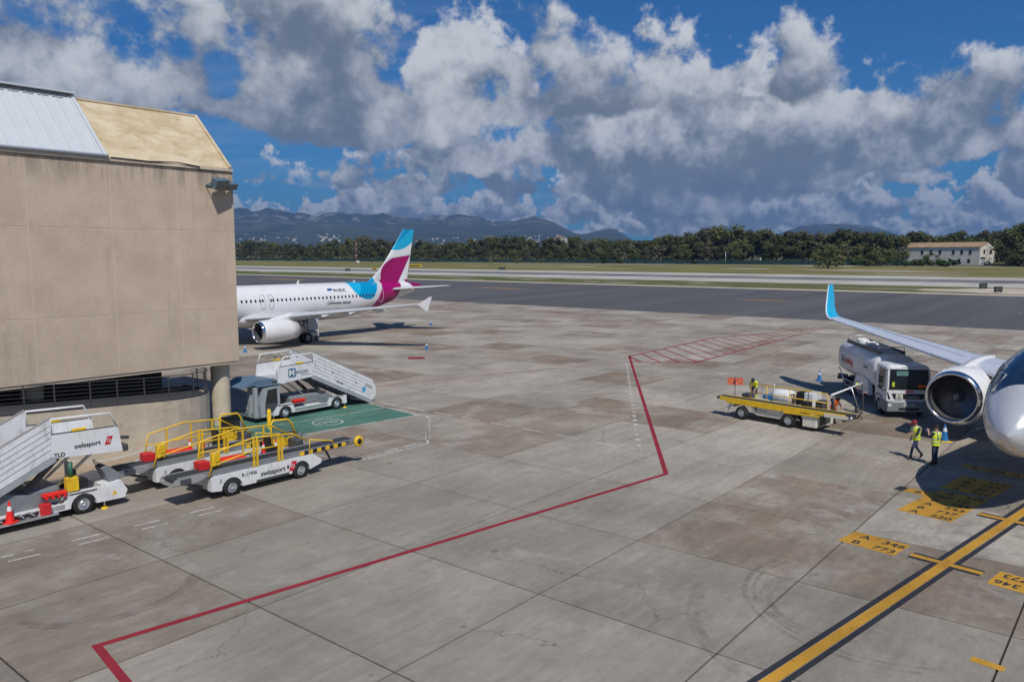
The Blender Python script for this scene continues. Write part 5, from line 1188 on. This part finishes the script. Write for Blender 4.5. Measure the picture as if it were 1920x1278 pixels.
def vest(b, J, m, sc=1., tape=True):
    p0 = Vector(J['pelvis'])*sc; p1 = Vector(J['chest'])*sc; up = (p1-p0).normalized(); L = (Vector(J['shR'])-Vector(J['shL'])).normalized(); f = up.cross(L)*-1
    rings = []
    for h, wx, wy in ((-.06, .205, .165), (.08, .20, .155), (.22, .205, .158), (.34, .215, .165), (.46, .20, .15), (.53, .13, .11)):
        c = p0+up*h*sc; rings.append([c+(L*math.cos(2*math.pi*k/24)*wx+f*math.sin(2*math.pi*k/24)*wy)*sc for k in range(24)])
    v = MB(); v.loft(rings, cap=(False, False)); vo = v.build('vest', m, b)
    if tape:
        for h in (.06, .2):
            c0 = p0+up*h*sc; r = [[c0+up*dz*sc+(L*math.cos(2*math.pi*k/24)*.213+f*math.sin(2*math.pi*k/24)*.168)*sc for k in range(24)] for dz in (0, .045)]
            MB().loft(r, cap=(False, False)).build('reflective_tape', REFL, vo)
        for s in (-1, 1):
            st = [p0+up*h*sc+(L*s*.10+f*k)*sc for h, k in ((.22, .172), (.40, .175), (.50, .15), (.545, .0), (.50, -.15), (.40, -.175), (.22, -.172))]
            MB().tube(st, .022*sc, 6).build('reflective_strap', REFL, vo)
    return vo
def pose(**k):
    J = dict(pelvis=(0, 0, .95), chest=(0, 0, 1.32), neck=(0, 0, 1.50), head=(.015, 0, 1.64), shL=(0, .19, 1.42), shR=(0, -.19, 1.42), elL=(-.03, .25, 1.14), elR=(-.03, -.25, 1.14), wrL=(.06, .24, .90), wrR=(.06, -.24, .90),
             hipL=(0, .095, .92), hipR=(0, -.095, .92), knL=(.02, .10, .50), knR=(.02, -.10, .50), anL=(0, .10, .09), anR=(0, -.10, .09), toL=(.16, .12, .035), toR=(.16, -.12, .035), face=(1, 0, 0))
    J.update(k); return J
# facing angle helper: local +x towards image left etc. (world angles)
pA = W(39.63, 8.31); pB = W(38.94, 7.37)
J1 = pose(chest=(.03, 0, 1.32), neck=(.06, 0, 1.49), head=(.12, .01, 1.62), face=(.8, 0, -.6), anL=(.27, .09, .09), toL=(.42, .10, .05), knL=(.20, .09, .51), knR=(-.08, -.10, .50), anR=(-.36, -.10, .16), toR=(-.24, -.10, .05),
          elR=(-.05, -.27, 1.15), wrR=(.10, -.22, .93), elL=(.08, .26, 1.16), wrL=(.30, .15, 1.18))
_, b1, sc = person('person walking left in yellow vest and dark red cap', pA, R(180), J1, NAVYC, JEANS, headgear=('cap', CAPR), scale=1.04); vest(b1, J1, HIVIS, 1.04)
J2 = pose(elL=(.12, .27, 1.20), wrL=(.22, .20, 1.44), elR=(-.02, -.26, 1.15), wrR=(.08, -.25, .92), face=(1, .5, -.1))
_, b2, sc = person('person in yellow vest seen from behind, holding a phone up', pB, R(118), J2, NAVYC, JEANS, headgear=('cap', HAIR), scale=1.04); vest(b2, J2, HIVIS, 1.04)
ph = MB().bbox(-.04, .04, -.006, .006, -.08, .08, .005).build('phone', mat('phone_case', (.25, .27, .5), .3)); ph.parent = None
tag(ph, 'small phone in the raised hand of the person seen from behind', 'phone'); a_ = R(118); wr = Vector((.29, .20, 1.52))*1.04; ph.location = pB+Vector((wr.x*math.cos(a_)-wr.y*math.sin(a_), wr.x*math.sin(a_)+wr.y*math.cos(a_), wr.z)); ph.rotation_euler = (.2, 0, .4)
# fueller bending over the hydrant pit
HP = W(48.9, 20.4)
J3 = pose(pelvis=(-.10, 0, .92), chest=(.16, 0, 1.20), neck=(.30, 0, 1.32), head=(.40, 0, 1.38), face=(.5, 0, -.9), shL=(.2, .19, 1.28), shR=(.2, -.19, 1.28), elL=(.30, .22, 1.0), elR=(.30, -.22, 1.0), wrL=(.36, .14, .76), wrR=(.36, -.14, .76), hipL=(-.10, .1, .9), hipR=(-.10, -.1, .9), knL=(.03, .13, .5), knR=(.03, -.13, .5), anL=(-.04, .15, .09), anR=(-.04, -.15, .09), toL=(.12, .17, .035), toR=(.12, -.17, .035))
person('person bending down in yellow jacket beside the orange crossed flags', W(49.3, 20.0), R(-120), J3, HIVIS, NAVYC, HIVIS, headgear=('helmet', mat('dark_hood', (.02, .025, .035), .6)))
J4 = pose(chest=(.14, 0, 1.26), neck=(.26, 0, 1.38), head=(.34, 0, 1.47), face=(.8, 0, -.6), elL=(.28, .24, 1.04), wrL=(.46, .15, .98), elR=(.28, -.24, 1.04), wrR=(.46, -.15, .98))
_, b4, sc = person('person in orange vest working behind the yellow belt loader', W(45.2, 13.75), R(-70), J4, NAVYC, NAVYC, headgear=('hair', HAIR)); vest(b4, J4, HIORG, 1., False)
J5 = pose(elL=(.2, .24, 1.18), wrL=(.42, .14, 1.25), elR=(.2, -.24, 1.18), wrR=(.42, -.14, 1.25))
person('person in dark clothes and yellow helmet beside the tanker cab', W(49.3, 13.7), R(-30), J5, NAVYC, NAVYC, headgear=('helmet', mat('lime_helmet', (.7, .85, .02), .4)))
# hydrant pit with crossed flag marker
hp = thing('hydrant_pit', 'red framed fuel hydrant pit in the apron behind the belt loader', 'hydrant pit', HP, ROT_U)
MB().box(-.9, .9, -.9, .9, 0.005, .03).build('red_surround', red, hp); MB().box(-.45, .45, -.45, .45, .03, .045).build('lid', dkgrey, hp); MB().tube([(0, 0, .04), (0, 0, .35), (.3, -.2, .45)], .06, 8).build('coupler', steel, hp)
for k in range(3): MB().box(-.8+.5*k, -.6+.5*k, -.88, .88, .031, .036).build('stripe', white, hp)
fm = thing('flag_marker', 'orange marker flags with white crosses on a thin stand', 'marker', W(48.6, 21.0), ROT_U)
MB().tube([(0, 0, 0), (0, 0, 1.5)], .022, 6).build('pole', dkgrey, fm); MB().lathe([(.22, 0), (.2, .04), (.03, .06)], 16).build('base', dkgrey, fm)
for k in range(4):
    a = k*math.pi/2+.5; M_ = Matrix.Rotation(a, 4, 'Z'); pn = MB().box(.04, .48, -.012, .012, 1.02, 1.46, M_).build('flag_panel', mat('flag_orange', (.62, .10, .02), .6), fm)
    for s in (-1, 1):
        MB().bar((.10, s*.017, 1.08), (.42, s*.017, 1.40), .035, .035*.3, M_).build('cross_bar', white, pn); MB().bar((.10, s*.0185, 1.40), (.42, s*.0185, 1.08), .035, .035*.3, M_).build('cross_bar', white, pn)
# cones
cone_at(75.3, 75.4, 'blue cone beyond the shadow of the airliner tail')
cone_at(55.7, 56.4, 'blue cone at the wingtip shadow of the far airliner')
cone_at(43.0, 68.4, 'blue cone beside the corner of the terminal, near the far airliner')
cone_at(60.1, 19.4, 'blue cone in the shadow behind the fuel tanker', h=.85)
cone_at(44.3, 8.0, 'blue and white cone standing behind the two people', base=yellow, h=.95)
cone_at(45.6, 17.75, 'blue cone standing on the deck behind the yellow belt loader rail', h=.9)
for k, (u, v, z, t_) in enumerate(((18.9, 28.95, .936, 'orange cone on the front belt loader deck, left one'), (19.5, 28.95, .936, 'orange cone on the front belt loader deck, right one'), (17.2, 31.85, .936, 'orange cone on the rear belt loader, left one'), (17.8, 31.85, .936, 'orange cone on the rear belt loader, right one'), (9.55, 29.75, .33, 'orange and white cone on the side step of the swissport stairs'))):
    cone_at(u, v, t_, z=z, body=brightred, h=.6 if k < 4 else .75, grp='orange cones on the ground equipment')
# yellow guard bollards at the column and yellow hose by the far aircraft
bo = thing('bollard', 'yellow bollard with a green base beside the stairs cab', 'bollard', W(24.1, 36.3), 0, 'bollards by the column'); MB().lathe([(.11, 0), (.11, 1.15), (.07, 1.22), (.01, 1.24)], 18).build('post', yellow, bo); MB().lathe([(.16, 0.006), (.16, .18), (.115, .2)], 18).build('base', green, bo)
bo2 = thing('bollard', 'grey bollard with a green top in front of the column', 'bollard', W(22.6, 36.6), 0, 'bollards by the column'); MB().lathe([(.12, 0), (.12, .85)], 18).build('post', grey, bo2); MB().lathe([(.10, .85), (.12, .9), (.10, 1.0), (.01, 1.02)], 18).build('cap', green, bo2)
yh = thing('yellow_hose', 'thick yellow air hose hanging beside the far airliner nose', 'hose', W(NO+8.6, 71.2), ROT_U)
MB().tube([(0, 0, 2.6), (0, -.1, 1.4), (-.1, -.2, .5), (-.6, -.3, .22), (-1.6, -.4, .2)], .2, 12).build('hose', yellow, yh); MB().lathe([(.23, 2.5), (.23, 2.75)], 14).build('collar', dkgrey, yh)
# ------------------------------------------------------------------ far side of the airfield
FX = 1493.
def terr_at(px, py):        # where the line of sight of a photo pixel meets the land
    cx, cy = px-960, py-639; d = Vector((cx, FX*math.cos(PITCH)-cy*math.sin(PITCH), -FX*math.sin(PITCH)-cy*math.cos(PITCH)))
    du = d.x*SA+d.y*CA; k = (9.35+.015*117)/(.015*du-d.z); p = d*k; return Vector((p.x, p.y, 9.35+p.z))
def leaf_mat(name, c1, c2):
    m = bpy.data.materials.new(name); m.use_nodes = True; t = NT(m.node_tree)
    oi = t.n('ShaderNodeObjectInfo'); g = t.n('ShaderNodeTexCoord').outputs['Object']
    c = t.mix(t.noise(g, .9, 4, .7), c1, c2); c = t.v('SCALE', c, t.lin(oi.outputs['Random'], 0, 1, .65, 1.6))
    bs = t.n('ShaderNodeBsdfPrincipled', {'Base Color': c, 'Roughness': .8}); bs.inputs['Specular IOR Level'].default_value = .2
    o = t.n('ShaderNodeOutputMaterial'); t.t.links.new(bs.outputs[0], o.inputs[0]); return m
M_pine = leaf_mat('pine_needles', (.036, .046, .016), (.105, .108, .038)); M_olive = leaf_mat('grey_green_leaves', (.06, .06, .034), (.14, .13, .075)); M_shrub = leaf_mat('shrub_leaves', (.02, .042, .012), (.05, .085, .022))
M_bark = mat('bark', (.09, .07, .055), .9, var=.3)
tr = random.Random(11)
def crown_mesh(name, m, n_blobs, quads, spread, zlo, zhi, leaf, flat=1.):
    b = MB(); blobs = []
    for k in range(n_blobs):
        a = tr.uniform(0, 2*math.pi); q = tr.random(); z = zlo+(zhi-zlo)*q; rr = spread*math.sqrt(tr.random())*(1-.55*q**2); r_ = tr.uniform(.13, .24)*(1.1-.3*q)
        blobs.append((Vector((rr*math.cos(a), rr*math.sin(a), z)), r_))
    for k in range(quads):
        c, r_ = tr.choice(blobs); d = Vector((tr.gauss(0, 1), tr.gauss(0, 1), tr.gauss(0, 1))).normalized(); rad = r_*(tr.random()**.4)*tr.uniform(.85, 1.15)
        p = c+Vector((d.x, d.y, d.z*.75*flat))*rad; s = leaf*tr.uniform(.6, 1.5)
        e1 = Vector((tr.gauss(0, 1), tr.gauss(0, 1), tr.gauss(0, 1))).normalized(); e2 = e1.cross(d+Vector((.01, .02, .03))).normalized()
        b.add([p-e1*s-e2*s*.5, p+e1*s*.8-e2*s*.6, p+e1*s+e2*s*.5, p-e1*s*.7+e2*s*.6], [(0, 1, 2, 3)])
    return b.mesh(name, m, recalc=False), blobs
def trunk_mesh(blobs, zlo):
    b = MB(); b.tube([(0, 0, -.02), (.01, .0, zlo*.6), (.02, .01, zlo), (.0, .02, zlo+.25)], [.032, .025, .02, .008], 7)
    for c, r_ in blobs[:6]: b.tube([(.015, .005, zlo*tr.uniform(.7, 1.1)), (c.x*.5, c.y*.5, (zlo+c.z)/2), (c.x, c.y, c.z)], [.014, .010, .004], 5)
    return b.mesh('trunk', M_bark)
kinds = []
for k in range(7):
    m_ = M_pine if k < 5 else M_olive
    zlo = (.16, .22, .12, .18, .10, .10, .14)[k]; sp = (.40, .46, .38, .34, .44, .40, .36)[k]
    cm, bl = crown_mesh('crown', m_, 18, 1900, sp, zlo+.06, .87, .024); kinds.append((cm, trunk_mesh(bl, zlo)))
bush_me = [crown_mesh('foliage', M_shrub if k < 2 else M_olive, 9, 700, .42, .15, .6, .045)[0] for k in range(3)]
def make_tree(p, h, k, label, grp, wide=1.):
    t = thing('pine_tree' if k < 5 else 'broadleaf_tree', label, 'tree', p, tr.uniform(0, 6.28), grp); t.scale = (h*wide, h*wide, h)
    link('crown', kinds[k][0], t); link('trunk', kinds[k][1], t); return t
top = [(430, 448), (500, 446), (560, 455), (620, 449), (680, 439), (740, 446), (800, 449), (860, 446), (900, 441), (960, 438), (1020, 446), (1100, 441), (1180, 446), (1250, 436), (1320, 425), (1370, 421), (1400, 426), (1500, 429), (1600, 426), (1650, 433), (1700, 431), (1760, 429), (1830, 433), (1880, 425), (1920, 416), (2050, 414)]
def prof(tb_, x):
    for a, b in zip(tb_[:-1], tb_[1:]):
        if a[0] <= x <= b[0]: return a[1]+(b[1]-a[1])*(x-a[0])/(b[0]-a[0])
    return tb_[0][1] if x < tb_[0][0] else tb_[-1][1]
basey = [(430, 484), (900, 487), (1400, 491), (1700, 495), (1920, 498), (2050, 500)]
zones = [(520, 'beside the terminal corner'), (610, 'left of the red and white mast'), (690, 'behind the red and white mast'), (770, 'behind the airliner fin'), (850, 'just right of the airliner fin'), (940, 'left of the black runway sign'), (1020, 'left of the terracotta roofed house'), (1100, 'around the terracotta roofed house'), (1200, 'right of the terracotta roofed house'), (1290, 'left of the lamp post'), (1400, 'around the lamp post'), (1470, 'behind the tiny white hut'), (1530, 'behind the small white house'), (1600, 'behind the lone dark pine'), (1690, 'right of the lone dark pine'), (1790, 'by the left end of the long building'), (1890, 'behind the long white building'), (2100, 'at the far right edge')]
rows = [(0, 1.0, 15), (-2.2, .93, 17), (2.0, .62, 23)]
for ri, (dy, hk, step) in enumerate(rows):
    x = 432
    while x < 2040:
        x += step*tr.uniform(.6, 1.4)
        if ri == 2 and (1415 < x < 1535 or 1692 < x < 1900): continue
        yb = prof(basey, x)+dy+tr.uniform(-.8, .8); p = terr_at(x, yb); s = FX/(p.y*math.cos(PITCH)+ (9.35-p.z)*math.sin(PITCH))
        if ri < 2 and 1690 < x < 1888: yb -= 5.5; p = terr_at(x, yb); s = FX/p.y
        h = max(5., (yb-prof(top, x)-1)/s*hk*tr.uniform(.8, 1.04)); k = tr.choice((0, 1, 2, 3, 4, 0, 1, 5, 6)) if x > 1150 else tr.choice((0, 1, 4, 5, 6, 2))
        zn = [z for lim, z in zones if x < lim][0]
        rw_ = ('front row', 'rear row', 'low foreground')[ri] if ri < 2 else 'short foreground'
        if k > 4: lb = 'grey green broadleaf tree, '+rw_+', '+zn; g_ = 'grey green trees, '+rw_+', '+zn
        else: lb = 'dark pine, '+rw_+', '+zn; g_ = 'pines, '+rw_+', '+zn
        make_tree(p, h, k, lb, g_, tr.uniform(.85, 1.2))
for (px, yb, yt, wd, lb) in ((1552, 503, 455, 1.35, 'broad dark pine standing alone in front of the far woodland'), (1745, 499, 472, 1.3, 'round dark tree in front of the long white building'), (1650, 499, 462, 1.4, 'leaning dark tree left of the long white building')):
    p = terr_at(px, yb); make_tree(p, (yb-yt)*p.y/FX, 4, lb, None, wd)
x = 436
while x < 2040:
    x += tr.uniform(5, 15)
    if 1790 < x < 1900: continue
    yb = prof(basey, x)+tr.uniform(1.5, 5.5); p = terr_at(x, yb); h = tr.uniform(1.8, 5.2)
    zn = [z for lim, z in zones if x < lim][0]
    o = link('shrub', tr.choice(bush_me), None, p); o.scale = (h*1.5, h*1.5, h); o.rotation_euler[2] = tr.uniform(0, 6.28); tag(o, 'low green shrub at the woodland edge, '+zn, 'shrub', 'shrubs, '+zn)
# perimeter fence
def fence_mat():
    m = bpy.data.materials.new('fence_netting'); m.use_nodes = True; t = NT(m.node_tree)
    bs = t.n('ShaderNodeBsdfPrincipled', {'Base Color': (.02, .06, .07, 1), 'Roughness': .7}); x = t.n('ShaderNodeBsdfTransparent'); mx = t.n('ShaderNodeMixShader', {0: .45}); t.t.links.new(bs.outputs[0], mx.inputs[1]); t.t.links.new(x.outputs[0], mx.inputs[2])
    o = t.n('ShaderNodeOutputMaterial'); t.t.links.new(mx.outputs[0], o.inputs[0]); return m
fe = thing('perimeter_fence', 'long dark netting fence along the foot of the far woodland', 'fence', W(404, 0, terr(404)), ROT_U)
MB().box(-.02, .02, 90, 760, .1, 2.3).build('netting', fence_mat(), fe)
pm_ = MB().box(-.05, .05, -.05, .05, 0, 2.5).mesh('post', dkgrey)
for k in range(68): link('post', pm_, fe, (.06, 90+k*10, 0))
# long white building
WALLW = plaster_mat('old_whitewash', (.62, .59, .53), (.70, .68, .63), (.45, .40, .33), .15); TILE = plaster_mat('old_tiles', (.30, .19, .11), (.36, .25, .16), (.22, .15, .10), .3); WIN = mat('dark_opening', (.02, .02, .022), .5)
C0 = terr_at(1836, 497); gd = Vector((.85, .53, 0)).normalized(); ld = Vector((-.53, .85, 0)).normalized()
wb = thing('long_white_building', 'long white two storey building with tiled roof at far right', 'building', C0, math.atan2(gd.y, gd.x))
# local: x along the gable (13 m), y along the long side (64 m)
w_ = MB(); w_.prism([(0, -1), (13, -1), (13, 8.4), (6.5, 10.6), (0, 8.4)], 0, 64, 'y'); w_.build('walls', WALLW, wb)
for s in (0, 1):
    r_ = MB(); a = (-.4, 8.3) if s == 0 else (13.4, 8.3); r_.prism([a, (6.5, 10.65), (6.5, 10.85), (a[0], 8.5)], -.3, 64.3, 'y'); r_.build('roof_slope', TILE, wb)
for k, y in enumerate((4.5, 8.5, 12.5, 19, 23.5, 28, 36, 42, 48, 54)):
    o = MB().box(-.06, .02, y-.65, y+.65, 5.0, 7.0).build('window', WIN, wb); MB().box(-.12, -.061, y-.8, y+.8, 4.85, 5.0).build('sill', WALLW, o)
for y in (5, 9.5, 14): MB().box(-.06, .02, y-.6, y+.6, .9, 2.9).build('window', WIN, wb)
for x in (3.6, 9.6): MB().box(x-.75, x+.75, -.06, .02, 5.2, 7.2).build('window', WIN, wb)
dr = MB().box(.8, 4.2, -.08, .02, 0, 3.4).build('door', mat('pale_blue_door', (.45, .52, .58), .6), wb); MB().box(.4, 4.8, -.5, -.081, 3.4, 3.65).build('lintel', dkgrey, dr); MB().box(5.8, 6.4, -.06, .02, 8.6, 9.3).build('vent', WIN, wb)
pl = thing('utility_pole', 'thin pole in front of the gable of the long white building', 'pole', C0+gd*4.6-ld*4, 0); MB().tube([(0, 0, 0), (0, 0, 10.5)], [.13, .08], 7).build('shaft', alu, pl); MB().bar((-.6, 0, 10.2), (.6, 0, 10.2), .1, .1).build('crossarm', alu, pl)
def small_house(px, yb, wpx, hpx, label, roof=False, wins=2):
    p = terr_at(px, yb); s = FX/p.y; w2 = wpx/s; h = hpx/s; d = w2*.9
    H_ = thing('small_house', label, 'house', p, -.25); MB().box(-w2/2, w2/2, 0, d, -.5, h).build('walls', WALLW, H_)
    if roof:
        r_ = MB(); r_.prism([(-w2/2-.3, h), (w2/2+.3, h), (0, h+w2*.22)], -.3, d+.3, 'y'); r_.build('roof', TILE, H_)
    else: MB().box(-w2/2-.15, w2/2+.15, -.15, d+.15, h, h+.25).build('roof', WALLW, H_)
    for k in range(wins):
        x = -w2/2+w2*(k+.6)/(wins+.2); MB().box(x-w2*.09, x+w2*.09, -.05, .02, h*.52, h*.8).build('window', WIN, H_)
    MB().box(w2*.2, w2*.38, -.05, .02, 0, h*.42).build('door', WIN, H_)
small_house(1492, 486, 22, 20, 'small white two storey house at the edge of the woodland'); small_house(1432, 488, 14, 12, 'tiny white hut left of the small white house', wins=1); small_house(1522, 488, 13, 12, 'white hut half hidden by the lone dark pine', wins=1); small_house(1048, 468, 26, 20, 'house with terracotta roof among the far trees', True, 3)
# airfield furniture
ms = thing('wind_mast', 'thin red and white mast in the grass left of the airliner tail', 'mast', terr_at(668, 493), 0)
for k in range(8): MB().tube([(0, 0, k*2.), (0, 0, (k+1)*2.)], .16-.006*k, 7).build('section', (red if k % 2 else white), ms)
MB().bbox(.8, 2.2, -.6, .6, 0, 1.6, .05).build('equipment_box', white, ms)
lp = thing('lamp_post', 'pale lamp post in the grass before the far woodland', 'lamp post', terr_at(1360, 496), 0); MB().tube([(0, 0, 0), (0, 0, 6.5)], [.14, .09], 7).build('shaft', alu, lp); MB().bbox(-.5, .2, -.15, .15, 6.4, 6.65, .04).build('lamp', alu, lp)
def sign(px, py, w2, h, m, label, grp='taxiway signs'):
    p = terr_at(px, py); q = thing('taxiway_sign', label, 'sign', p, .15 if px > 1500 else -.3, grp)
    MB().bbox(-w2/2, w2/2, -.15, .15, .35, .35+h, .04).build('panel', m, q)
    for x in (-w2*.35, w2*.35): MB().box(x-.05, x+.05, -.06, .06, 0, .36).build('leg', dkgrey, q)
    MB().box(-w2*.4, w2*.4, -.16, -.151, .35+h*.25, .35+h*.75).build('face_stripe', dkgrey if m is black else inkblack, q)
sign(1843, 543, 1.9, 1.1, black, 'left black sign box beside the runway at right'); sign(1871, 550, 1.9, 1.1, black, 'right black sign box beside the runway at right'); sign(652, 509, 2.6, 1.0, black, 'black sign box in front of the runway left of the tail'); sign(941, 507, 3.0, 1.1, black, 'black sign box by the runway right of the tail'); sign(778, 502, 7.5, 1.3, yellow, 'long yellow sign by the runway behind the tail'); sign(702, 507, 2.4, .9, yellow, 'short yellow sign by the runway behind the tail')
# mountains and foothills
RID = [(-800, 400), (300, 398), (440, 393), (500, 396), (545, 406), (600, 405), (622, 400), (660, 409), (720, 405), (750, 411), (800, 413), (860, 407), (900, 414), (960, 421), (1000, 412), (1035, 417), (1060, 430), (1085, 441), (1120, 436), (1150, 431), (1175, 446), (1210, 465), (1400, 462), (1450, 440), (1500, 425), (1560, 421), (1620, 425), (1660, 436), (1720, 462), (3000, 470)]
from mathutils import noise as mnoise
mb = MB(); NX, NY = 260, 46; gridv = []
for j in range(NY+1):
    d = 3000+(9500-3000)*(j/NY)
    for i in range(NX+1):
        px = -700+i*(3300/NX); tn = (px-960)/FX; X = tn*d; 
        hr = (478-prof(RID, px))/FX*9000; hr *= 1+.10*mnoise.fractal(Vector((px*.022, 7.7, 0)), .8, 2.1, 5)
        q = max(0., min(1., (d-5200)/3300)); foot = max(0., min(1., (d-2900)/2600))*min(130., hr*.75)*.9
        n = mnoise.fractal(Vector((X*.0011, d*.0011, 3.)), .9, 2.1, 6); rdg = 1-abs(mnoise.noise(Vector((X*.0016+9, d*.0009, 1.))))*1.3
        z = foot+(hr-foot)*(q**1.3)*(.72+.28*rdg if q < .95 else 1.) + n*hr*.10*(1-abs(q-.5)*1.6 if q > .02 else .3)
        if d > 8800: z *= max(0., 1-(d-8800)/700*.6)
        gridv.append((X, d, max(-3., z+4.)))
mb.smooth = True; mb.add(gridv, [(j*(NX+1)+i, j*(NX+1)+i+1, (j+1)*(NX+1)+i+1, (j+1)*(NX+1)+i) for j in range(NY) for i in range(NX)])
def hill_mat():
    m = bpy.data.materials.new('wooded_hills'); m.use_nodes = True; t = NT(m.node_tree); g = t.n('ShaderNodeNewGeometry').outputs['Position']; z = t.sep(g)[2]
    c = t.mix(t.ss(t.noise(g, .0035, 8, .68), .42, .62), (.02, .032, .016), (.055, .06, .035))
    rock = t.m('MULTIPLY', t.ss(t.noise(g, .006, 9, .7), .5, .64), t.ss(z, 170., 380.)); c = t.mix(rock, c, (.24, .22, .19))
    bs = t.n('ShaderNodeBsdfPrincipled', {'Base Color': c, 'Roughness': .95}); o = t.n('ShaderNodeOutputMaterial'); t.t.links.new(bs.outputs[0], o.inputs[0]); return m
tag(mb.build('mountains', hill_mat(), recalc=False), kind='structure')
tw = MB(); trr = random.Random(5)
for k in range(300):
    px = trr.choice((trr.uniform(445, 560), trr.uniform(600, 640), trr.uniform(780, 1080), trr.uniform(880, 1070))); d = trr.uniform(4300, 5600); X = (px-960)/FX*d; i = (px+700)/(3300/NX); j = (d-3000)/6500*NY; z = gridv[int(round(j))*(NX+1)+int(round(i))][2]
    w2 = trr.uniform(2.5, 8); h = trr.uniform(1, 7); z += trr.uniform(-25, 12); tw.box(X-w2, X+w2, d-6, d+6, z-3, z+h)
tag(tw.build('distant_town', mat('whitewashed_houses', (.62, .56, .50), .8)), 'pale houses scattered on the foothills below the mountains', 'town', kind='stuff')
# air
hz = MB().box(-16000, 16000, -2500, 12500, -6, 760).build('haze', None); hz.data.materials.clear()
hm = bpy.data.materials.new('haze_air'); hm.use_nodes = True; t = NT(hm.node_tree)
pv_ = t.n('ShaderNodeVolumePrincipled', {'Color': (.24, .48, .95, 1), 'Density': 9e-5, 'Anisotropy': .2}); o = t.n('ShaderNodeOutputMaterial'); t.t.links.new(pv_.outputs[0], o.inputs['Volume'])
hz.data.materials.append(hm); tag(hz, kind='stuff')
hz.display_type = 'WIRE'
